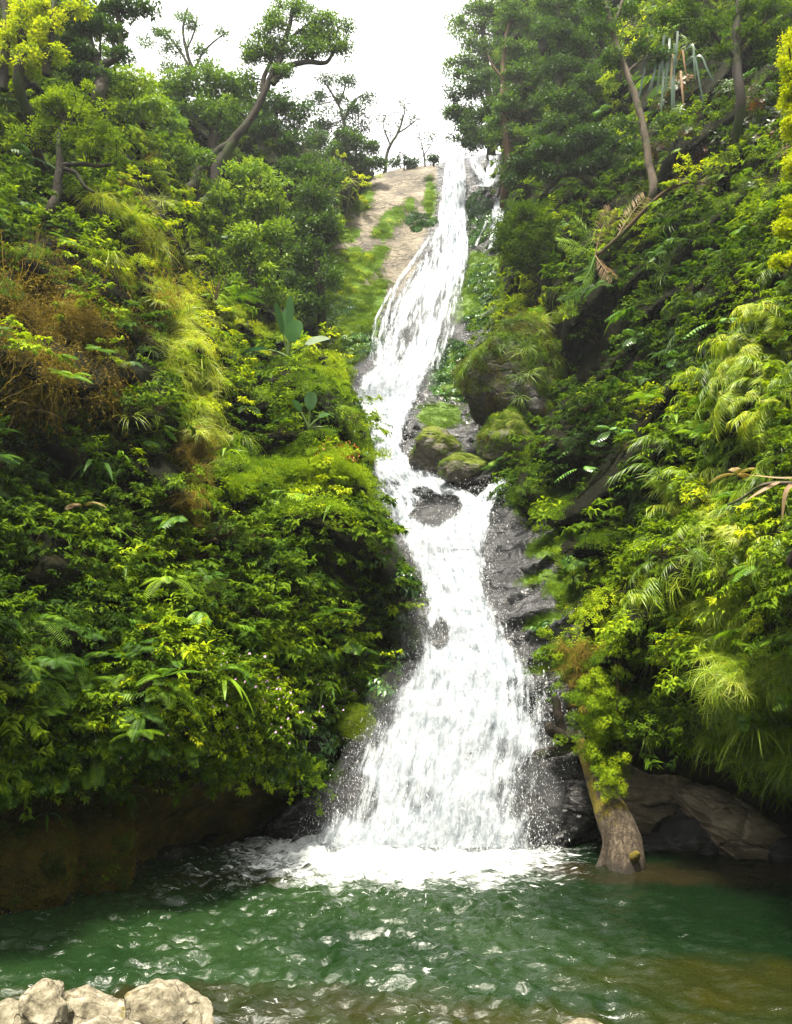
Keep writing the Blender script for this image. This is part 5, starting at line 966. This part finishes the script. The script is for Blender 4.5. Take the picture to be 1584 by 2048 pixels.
# ------------------------------------------------------------------ single plants that stand out
def plant(name, parts, P, label, cat, sc_=1.0, tint=.5, yaw=0, tilt=(0, 0), group=None):
    root = empty(name, P); root.rotation_euler = (rad(tilt[0]), rad(tilt[1]), rad(yaw)); root.scale = (sc_,) * 3
    for nm, me in parts: c = link(nm, me, root); c['tint'] = float(tint)
    return tag(root, label, cat, group, tint=float(tint))
def on(x, y, out=.15, k='LRA'):
    h = hit(x, y, k); return h[0] + h[1] * out if h else at(x, y, 30)
def paddle(rg, ctr, L, W, mb, r, tear=True):
    C, S = ctr, None; T_ = unit(np.gradient(C, axis=1)); S = unit(np.cross(T_, np.array([0, 0, 1.0]))); k = C.shape[1]
    w = W * np.sin(np.linspace(.12, math.pi - .05, k)) ** .55; ribbons(mb, C, S, w[None] * np.ones((len(C), 1)), r, .12)
def big_leaf_plant(seed, specs, name, P, label, tint=.5):
    """specs: (azimuth, elevation, petiole, blade length, blade width, droop)"""
    rg = np.random.default_rng(seed); root = empty(name, P); tag(root, label, 'plant', tint=float(tint)); sb = MB()
    for az, el, pt, L, W, dr in specs:
        d = np.array([[math.sin(rad(az)) * math.cos(rad(el)), -math.cos(rad(az)) * math.cos(rad(el)), math.sin(rad(el))]])
        c = up_curve(d, np.array([pt + L]), 22, np.array([dr]))[0]; j = int(22 * pt / (pt + L)); tube(sb, c[:j + 2], np.linspace(.045, .018, j + 2), 6, cap=False)
        lb = MB(); bl = c[None, j:]; paddle(rg, bl, L, W, lb, .3 + .5 * rg.random()); o = lb.build('leaf', [M['bigleaf']], root); o['tint'] = float(np.clip(tint + rg.normal() * .15, 0, 1))
    sb.build('stalks', [M['bark_stalk']], root); return root
def bigleaf_mat():
    t = NT('big_waxy_leaf'); k = t.math('ADD', t.attr('tint', 'OBJECT'), t.math('MULTIPLY', t.math('SUBTRACT', t.noise(3, 3, .5), .5), .5), clamp=True)
    c = t.ramp(k, [(0, (.02, .07, .025)), (.5, (.07, .17, .05)), (1, (.42, .50, .36))]); wv = t.noise(1, 2, .5, None, 0, stretch=(26, 26, 26))
    p = t.bsdf(c, .3, .5, t.bump(wv, .3, .01), out=False); tr = t.n('ShaderNodeBsdfTranslucent'); t.l(c, tr.inputs[0]); ms = t.n('ShaderNodeMixShader'); ms.inputs[0].default_value = .3; t.l(p.outputs[0], ms.inputs[1]); t.l(tr.outputs[0], ms.inputs[2]); t.l(ms.outputs[0], t.out.inputs[0]); return t.m
M['bigleaf'] = bigleaf_mat()
def stalk_mat():
    t = NT('green_stalk'); t.bsdf((.10, .15, .04), .5, .3); return t.m
M['bark_stalk'] = stalk_mat()
big_leaf_plant(3, [(-75, 30, .7, .95, .36, .55), (-38, 72, .7, 1.15, .26, .12), (-8, 84, .6, 1.1, .36, .1), (28, 60, .5, .95, .50, .25), (66, 32, .7, .95, .42, .3), (12, 78, .9, 1.0, .24, .05)], 'giant_leaf_plant', on(556, 790, 1.15), 'plant with five huge paddle leaves on top of the left mound', .45)
big_leaf_plant(5, [(-50, 60, .5, .5, .28, .2), (15, 72, .5, .55, .34, .1), (60, 45, .45, .5, .28, .4), (85, 15, .4, .4, .14, .4)], 'giant_leaf_plant', on(604, 925, .95), 'smaller broad-leaved plant lower down the left mound near the falls', .5)
strap_a, strap_b, strap_c, strap_d = m_strap(1, 8, .95, .11), m_strap(2, 10, .8, .08, droop=.95), m_strap(3, 7, 1.0, .14, droop=1.0, el=.6), m_strap(4, 12, .85, .05, droop=.5, el=1.4)
for x, y, me, s, tn, yaw, lb in [
    (600, 1060, strap_c, .8, .62, 20, 'drooping strap-leaf plant with pods of pale long leaves on the left mound'), (500, 1010, strap_b, .8, .72, 90, 'bright strap-leaf tuft at the foot of the lime turf mound'),
    (330, 1060, strap_a, .8, .55, 10, 'plant with long sickle leaves below the withered grass rib'), (205, 905, strap_a, .85, .5, 60, 'strap-leaf plant in the dark hollow at left, leaves glinting'),
    (160, 930, strap_c, .75, .25, 140, 'dull dark strap-leaf plant beside the glinting one'), (205, 1080, strap_a, .8, .55, 200, 'long-leaved plant right of the dead fern'), (215, 1150, strap_b, .8, .5, 250, 'long-leaved plant lower right of the dead fern'),
    (415, 1375, strap_c, .7, .66, 0, 'pale broad strap plant over the flowering cover, left bank'), (620, 1375, strap_c, .62, .6, 120, 'strap plant hanging above the glossy creeper by the lower falls'), (430, 895, strap_b, .8, .66, 45, 'light strap-leaf tuft right of the withered grass rib'),
    (585, 700, strap_d, 1.2, .5, 0, 'spiky upright rosette just above the huge paddle leaves'), (655, 1040, strap_c, .7, .7, 70, 'pale podded strap plant nearest the middle falls'), (250, 1560, strap_b, .5, .4, 70, 'small dark strap plant on the brown left bank'), (75, 1600, strap_b, .55, .4, 10, 'strap-leaf plant growing at the left edge over the water'),
    (1215, 1245, strap_d, .55, .95, 0, 'yellow upright leaf blade tuft on the lower right bank'), (1160, 1415, strap_b, .35, .95, 200, 'yellow-green leaf tuft above the curled branch stub'), (1350, 860, strap_a, .7, .55, 100, 'dark strap plant in shade left of the bright cane grass'),
    (1240, 650, strap_b, .9, .6, 10, 'single glinting leaf tuft in the dark right bank'), (1240, 1120, strap_a, .55, .7, 300, 'slanting bright leaf tuft above the right rock shelf'), (1360, 500, strap_d, .9, .45, 0, 'grey-green spiky rosette on the upper right bank')]:
    plant('strap_leaf_plant', [('leaves', me)], on(x, y, .35), lb, 'plant', s * (on(x, y)[1] / 18) ** .5, tn, yaw)
fe = [m_fern(101, .9, 9), m_fern(102, .9, 7, flat=.15), m_fern(103, .85, 10)]; fe += [m_compound(111, .9, 5), m_compound(112, .95, 3), m_compound(113, .7, 6)]; fd = m_fern(104, .8, 4, 'dead', .1)
for x, y, i, s, tn, yaw, lb in [(1305, 1440, 0, .55, .85, 0, 'vivid fern hanging over the big brown boulder'), (1340, 1445, 1, .42, .95, 40, 'smaller yellow fern right of the vivid one over the brown boulder'), (180, 1330, 0, .8, .6, 0, 'broad fern on the lower left bank above the brown bulge'), (60, 1400, 2, .8, .65, 0, 'fern at the left edge just above the overhang rim'),
    (290, 1370, 1, .8, .6, 30, 'fern with level fronds right of the broad one, lower left bank'), (430, 1350, 2, .7, .6, 80, 'fern left of the pale broad strap plant'), (620, 1225, 1, .8, .55, 10, 'arching fern in the hollow below the left mound'), (250, 1430, 0, .75, .7, 60, 'bright fern on the rim over the undercut bank'), (140, 1420, 1, .7, .55, 130, 'fern in half shade on the undercut rim'),
    (1250, 880, 3, .9, .7, 0, 'pale feathery sprays of broad leaflets below the dark right hollow'), (1200, 905, 4, .95, .7, 335, 'spray of broad leaflets reaching left toward the overhang'), (1310, 820, 2, .8, .7, 10, 'bright fern mound high on the right bank'), (1400, 870, 0, .75, .85, 50, 'vivid fern amid cane grass on the right bank'), (1430, 880, 1, .7, .8, 90, 'second vivid fern amid cane grass, to the right of the first'),
    (1290, 700, 3, 1.0, .75, 10, 'palm-like fern sprays on the mid right bank'), (1470, 665, 4, .9, .72, 330, 'large pale compound leaf standing out near the right edge'), (1190, 955, 4, .8, .65, 330, 'pale hanging frond below the spray that reaches left'), (1380, 735, 3, .9, .7, 20, 'large grey-green compound leaf lower left of the pale one near the edge'), (1500, 1010, 0, .6, .6, 0, 'fern beneath the dry broken stalk'), (1080, 640, 2, .5, .6, 0, 'small fern on top of the overhanging outcrop'),
    (1350, 180, 1, 1.0, .3, 0, 'dark fern sprays under the hanging strap rosette'), (60, 560, 1, .8, .5, 30, 'drooping pale fern in the brown mossy part of the left bank'), (460, 610, 0, 1.0, .6, 0, 'fern on the ledge at the foot of the bright round tree'), (20, 450, 2, .8, .5, 0, 'pale fern at the left edge, upper bank'), (1560, 1290, 1, .55, .9, 120, 'yellow fern at the right edge above the hanging grass'), (690, 1000, 0, .5, .7, 0, 'light fern on the right end of the lime turf mound')]:
    plant('fern', [('fronds', fe[i])], on(x, y, .4), lb, 'fern', s * (on(x, y)[1] / 18) ** .5, tn, yaw)
for x, y, s, lb in [(130, 1050, .75, 'dead pinkish-tan fern frond on the left bank'), (10, 850, .8, 'dry tan fern at the left edge'), (1530, 960, .7, 'dead brown fern frond among the cane grass at right'), (1050, 655, .5, 'dead tan frond drooping from the outcrop top'), (240, 690, .5, 'withered frond in the rusty hanging moss')]:
    plant('dead_fern', [('fronds', fd)], on(x, y, .45), lb, 'fern', s, .6, RNG.uniform(0, 360))
gr = [m_grass(201, 110, .95), m_grass(202, 110, 1.1, droop=1.1)]; ca = [m_cane(203, 12, 1.2), m_cane(204, 12, 1.1)]
for x, y, kind, s, tn, lb in [(240, 445, 0, 1.0, .75, 'tan and lime grass tuft flopping over a ledge, upper left'), (190, 420, 1, .9, .85, 'pale silvery grass tuft left of the tan one'), (380, 650, 0, 1.0, .75, 'pale grass tuft on top of the withered grass rib'), (375, 740, 1, 1.0, .8, 'bright grass tuft halfway down the grass rib'), (400, 840, 0, .8, .75, 'grass tuft low on the grass rib'), (20, 220, 1, 1.0, .85, 'straw-pale grass hanging at the left edge, near the top'),
    (455, 880, 1, .7, .6, 'grass spray sticking out right of the grass rib'), (200, 540, 1, .9, .8, 'silvery grass tuft above the rusty moss'), (285, 500, 1, .9, .75, 'grass tuft below the tan flopping one'), (1040, 620, 0, 1.1, .6, 'grass cap on the overhanging outcrop'), (1000, 650, 0, .8, .65, 'grass fringe on the left edge of the outcrop'), (1090, 680, 1, .9, .4, 'darker grass tuft on the outcrop, right part'),
    (720, 1010, 0, .5, .7, 'grass tuft touching the falls at the end of the turf mound'), (1300, 395, 1, .9, .7, 'grass tuft at the foot of the pale trunk'), (1440, 1290, 1, .8, .7, 'long grass tuft hanging over the right bank, upper'), (1500, 1420, 1, .8, .65, 'long grass tuft hanging over the tilted slab'), (1560, 1520, 1, .8, .6, 'lowest hanging grass tuft at the right edge'), (1430, 1450, 1, .7, .6, 'grass tuft hanging beside the big brown boulder')]:
    plant('grass_tuft', [('blades', gr[kind])], on(x, y, .35), lb, 'grass', s * (on(x, y)[1] / 18) ** .5, tn, RNG.uniform(0, 360))
for x, y, kind, s, tn, lb in [(1480, 700, 0, .9, .8, 'cane grass clump with hanging blades, upper right edge'), (1530, 640, 1, .9, .85, 'topmost cane grass clump at the right edge'), (1420, 760, 1, .7, .7, 'small cane grass clump left of the upper right one'), (1330, 960, 0, .8, .7, 'cane grass clump arching left on the mid right bank'), (1370, 1030, 1, .9, .75, 'cane grass clump spreading left below the broken stalk'), (1450, 1080, 0, .9, .8, 'wide cane grass clump at mid right'), (1520, 1060, 1, .8, .8, 'cane grass clump at right under the dead fern'),
    (1310, 1180, 0, .7, .7, 'cane grass clump above the lower right bank'), (1540, 840, 0, .8, .85, 'cane grass clump at the right edge above the broken stalk')]:
    plant('cane_grass_clump', [('canes', ca[kind])], on(x, y, .3), lb, 'cane grass', .68 * s * (on(x, y)[1] / 16) ** .5, tn, RNG.uniform(0, 360))
# hanging strap rosette in the upper right (long grey-green leaves, some dead)
def rosette():
    P = at(1350, 120, 28.3); root = empty('hanging_strap_plant', P); tag(root, 'rosette of long grey-green straps hanging down, some dead and tan', 'plant', tint=.55); rg = np.random.default_rng(5)
    for i in range(18):
        x0 = 1350 + rg.normal() * 26; y0 = 110 + rg.normal() * 22; L = rg.uniform(40, 105); dx = (x0 - 1350) * .45 + rg.normal() * 5
        pts = [at(1350 + (x0 - 1350) * .4, y0 + 12, 27.6), at(x0, y0 - 10, 27.3), at(x0 + dx * .5, y0 + L * .4, 27.1), at(x0 + dx, y0 + L, 27.2)]; C = spline(pts, 14)[None] - P
        T_ = unit(np.gradient(C, axis=1)); S = unit(np.cross(T_, np.array([0.2 * rg.normal(), -1.0, .1]))); mb = MB(); ribbons(mb, C, S, .085 * np.interp(np.linspace(0, 1, 14), [0, .1, .85, 1], [.5, 1, .8, .1])[None], rg.random(), 0)
        dead = i % 7 == 3; o = mb.build('dead_leaf' if dead else 'leaf', [M['dead'] if dead else M['strapblue']], root); o['tint'] = rg.uniform(.0, .3)
M['strapblue'] = leaf_mat('grey_green_strap', [(0, (.02, .05, .025)), (.5, (.05, .10, .055)), (1, (.14, .20, .14))], .35, .5, .2)
rosette()
# fallen palm: a bent brown trunk with broken fronds
def fallen_palm():
    pts = [(1422, 368, 24.5), (1372, 366, 24.8), (1330, 384, 25.2), (1285, 425, 25.8), (1250, 462, 26.3), (1208, 500, 26.8), (1190, 512, 27)]; W3 = [at(x, y, Y) for x, y, Y in pts]; P = W3[-1]
    root = empty('fallen_palm', P); tag(root, 'thin brown palm trunk fallen across the right bank, broken fronds at its tip', 'palm', tint=.6)
    mb = MB(); C = spline(W3, 50) - P; tube(mb, C, np.linspace(.05, .085, 50), 10, rough=.2); mb.build('trunk', [M['bark_brown']], root); rg = np.random.default_rng(2)
    for (x1, y1, up, tn, m) in [(1120, 482, 6, .9, 'fern'), (1150, 440, 14, .8, 'fern'), (1222, 420, 20, .5, 'dead'), (1165, 560, -16, .6, 'fern'), (1130, 600, -30, .45, 'fern'), (1225, 555, -4, .6, 'dead'), (1290, 395, 8, .7, 'dead')]:
        s = (1190, 510, 26.9) if x1 < 1240 else ((1230, 480, 26.5) if x1 < 1300 else (1270, 400, 25.4))
        A, B = at(*s), at(x1, y1, s[2] - .4); c = spline([A, (A + B) / 2 + [0, 0, up * .012], B], 20) - P; T_ = unit(np.gradient(c, axis=0)); S = unit(np.cross(T_, [0, -1.0, .3])); U = np.cross(S, T_); fb = MB()
        tube(fb, c, np.linspace(.022, .006, 20), 5, cap=False); k = np.repeat(np.arange(4, 20), 3); n = len(k)
        for sg in (-1, 1): leaves(fb, c[k] + rg.normal(size=(n, 3)) * .01, S[k] * sg + T_[k] * .7 + rg.normal(size=(n, 3)) * .12 + [0, 0, -.25], U[k], .36 * np.sin((k - 3) / 18 * math.pi) ** .6 + .05, .015, rg.random(n), .25)
        o = fb.build('frond', [M[m]], root); o['tint'] = tn
fallen_palm()
def stalk(label, pts, r, mat, bits, name='dry_stalk'):
    W3 = [at(*p) for p in pts]; P = W3[0]; root = empty(name, P); tag(root, label, 'stalk', tint=.8); mb = MB(); tube(mb, spline(W3, 24) - P, np.linspace(r, r * .5, 24), 7, rough=.15); mb.build('stem', [M[mat]], root)
    for b in bits: B3 = [at(*p) for p in b]; fb = MB(); C = spline(B3, 12)[None] - P; T_ = unit(np.gradient(C, axis=1)); S = unit(np.cross(T_, np.array([.2, -.6, .8]))); ribbons(fb, C, S, .06 * np.array([.3, .7, 1, 1, 1, 1, 1, .9, .8, .6, .4, .1])[None], .6, .2); o = fb.build('dead_leaf', [M['dead']], root); o['tint'] = .35
stalk('pale broken stalk with a folded dry leaf at the right edge', [(1640, 968, 11.5), (1560, 966, 11.6), (1520, 972, 11.7), (1484, 996, 11.8), (1455, 1010, 11.9)], .03, 'bark_pale', [[(1560, 964, 11.5), (1520, 985, 11.5), (1490, 1003, 11.6)], [(1590, 966, 11.4), (1572, 985, 11.3), (1564, 1040, 11.3)], [(1640, 955, 11.3), (1560, 957, 11.4), (1500, 950, 11.6)]])
stalk('hanging brown stick in front of the lower right bush', [(1240, 1330, 17.2), (1236, 1280, 17.3), (1232, 1250, 17.4)], .03, 'bark_brown', [[(1236, 1275, 17.1), (1248, 1300, 17.1), (1252, 1330, 17.1)]])
stalk('bare tan stick standing out of the dry grass above the log', [(1232, 1420, 17.0), (1236, 1380, 17.1), (1230, 1320, 17.3)], .028, 'bark_brown', [])
def twigs(label, x, y, Yd, h, n, seed, leafmat='dead', tn=.2):
    rg = np.random.default_rng(seed); P = at(x, y, Yd); root = empty('twiggy_shrub', P); tag(root, label, 'shrub', tint=tn); mb = MB(); tips = []
    for i in range(n):
        d = unit(np.array([rg.normal() * .35, rg.normal() * .3, 1])); c = np.cumsum(np.vstack([[0, 0, 0], np.repeat(d[None] * h / 8, 8, 0) + rg.normal(size=(8, 3)) * h * .02]), 0); tube(mb, c, np.linspace(.02, .006, 9), 5, cap=False); tips += [c[-1], c[-2], c[-3]]
    mb.build('stems', [M['bark_brown']], root); lb = MB(); k = np.repeat(np.array(tips), 12, 0) + rg.normal(size=(len(tips) * 12, 3)) * h * .06; leaves(lb, k, rand_unit(len(k), rg), rand_unit(len(k), rg), h * .07, h * .04, rg.random(len(k)), .2); o = lb.build('foliage', [M[leafmat]], root); o['tint'] = tn
M['orange'] = leaf_mat('orange_leaf', [(0, (.12, .03, .008)), (.5, (.30, .09, .012)), (1, (.45, .22, .03))], .5, .3, .3, .8)
twigs('reddish-orange twiggy shrub rising from the lime turf mound', 680, 985, 21.8, 1.15, 10, 4, 'orange', .5)
twigs('leafy twig standing upright on the grassy ledge, mid left', 432, 600, 25.2, 1.2, 7, 5, 'leaf', .5)
twigs('tall reddish-tipped seedling at the left end of the upper ledge', 100, 590, 19.5, .8, 6, 6, 'orange', .3)

# shrubs of the banks, each one its own plant; each label gives the nearest thing one can find
MARKS = {'L': [((556, 740), 'the huge paddle leaves'), ((430, 330), 'the leaning trunk'), ((505, 440), 'the bright round tree'), ((110, 640), 'the rusty hanging moss'), ((130, 1050), 'the dead tan fern'), ((180, 1690), 'the brown bank bulge'), ((680, 940), 'the orange twiggy shrub'), ((390, 880), 'the withered grass rib'), ((415, 1375), 'the pale broad strap plant'), ((800, 1240), 'the glossy creeper by the falls'), ((240, 440), 'the tan grass tuft'), ((125, 300), 'the crooked dark stem')],
         'R': [((1055, 470), 'the small round tree'), ((1030, 790), 'the overhanging outcrop'), ((1200, 480), 'the fallen palm tip'), ((1230, 1640), 'the leaning log'), ((1350, 120), 'the hanging strap rosette'), ((1310, 1440), 'the vivid fern'), ((1520, 970), 'the pale broken stalk'), ((1285, 250), 'the pale leaning trunk'), ((1470, 665), 'the large pale compound leaf'), ((1190, 905), 'the leaflet spray reaching left')]}
shp = [(m_spray(301, .7, 15, .13), m_leafy(305, .5, 30, 3, .1, stems=True)[1]), m_leafy(302, .55, 110, 9, .065, .5, .06, stems=True), (m_spray(303, .7, 12, .18, .46), m_leafy(306, .45, 24, 3, .1, stems=True)[1]), m_leafy(304, .55, 70, 9, .10, .34, flowers=5, stems=True)]
LOOK = ['leafy shrub', 'fine-leaved bush', 'large-leaved shrub', 'pink-flowered bush']
seen_labels = set(); placed = []
def shrub(x, y):
    k = 'L' if x < 900 else 'R'; h = hit(x, y, k)
    if h is None or h[0][2] < 1.0: return
    kd = kinds_at(k, x, y); i = {'leafy': 0, 'fine': 1, 'flower': 3, 'red': 2}.get(kd, -1)
    if i < 0: return
    if i == 0 and RNG.random() < .3: i = 2
    tn = float(np.clip(tint_at(k, x, y) + RNG.normal() * .10 + .04, .05, 1)); s = RNG.uniform(.7, 1.25) * (h[0][1] / 18) ** .6
    col = 'dark' if tn < .35 else ('yellow-green' if tn > .66 else 'green'); size = 'small' if s / (h[0][1] / 18) ** .6 < .88 else ('wide' if s / (h[0][1] / 18) ** .6 > 1.08 else 'rounded')
    for (mx_, my_), nm in sorted(MARKS[k], key=lambda m: math.hypot(m[0][0] - x, m[0][1] - y))[:5]:
        dx, dy = x - mx_, y - my_; r = math.hypot(dx, dy); far = 'right beside' if r < 50 else ('close' if r < 110 else ('some way' if r < 200 else 'far'))
        v = 'above' if dy < 0 else 'below'; hz = 'right' if dx > 0 else 'left'; dr = v if abs(dx) < .4 * abs(dy) else (hz + ' of' if abs(dy) < .4 * abs(dx) else v + ' and ' + hz + ' of')
        lb = '%s %s %s %s %s %s' % (size, col, LOOK[i], far, dr, nm) if far != 'right beside' else '%s %s %s touching %s, %s side' % (size, col, LOOK[i], nm, {'above': 'upper', 'below': 'lower'}.get(dr, hz))
        if lb not in seen_labels: break
    else: return
    seen_labels.add(lb); root = plant('shrub', [('foliage', shp[i][0]), ('stems', shp[i][1])], h[0] - h[1] * .05, lb, 'shrub', s, tn, RNG.uniform(0, 360), (RNG.uniform(0, 25), RNG.uniform(-15, 15)), 'shrubs on the steep banks')
for yy in np.arange(120, 1540, 58):
    for xx in list(np.arange(20, 850, 62)) + list(np.arange(1010, 1584, 62)):
        x = xx + RNG.uniform(-26, 26); y = yy + RNG.uniform(-24, 24)
        if 600 < x < 1010 and y < 720 and x < 880 and y > 330 and x > 640: continue
        if RNG.random() < .62: shrub(x, y)
print('shrubs', len(seen_labels))

def haze():
    import bmesh
    bm = bmesh.new(); bmesh.ops.create_cube(bm, size=1.0); me = bpy.data.meshes.new('haze'); bm.to_mesh(me); bm.free()
    t = NT('thin_haze'); v = t.n('ShaderNodeVolumePrincipled'); v.inputs['Color'].default_value = (.93, .97, 1, 1); v.inputs['Density'].default_value = .0006; v.inputs['Anisotropy'].default_value = .5; t.l(v.outputs[0], t.out.inputs['Volume'])
    me.materials.append(t.m); o = link('haze', me); o.location = (0, 20, 22); o.scale = (92, 118, 50); tag(o, 'thin pale haze filling the gorge', 'haze', None, 'stuff')
haze()
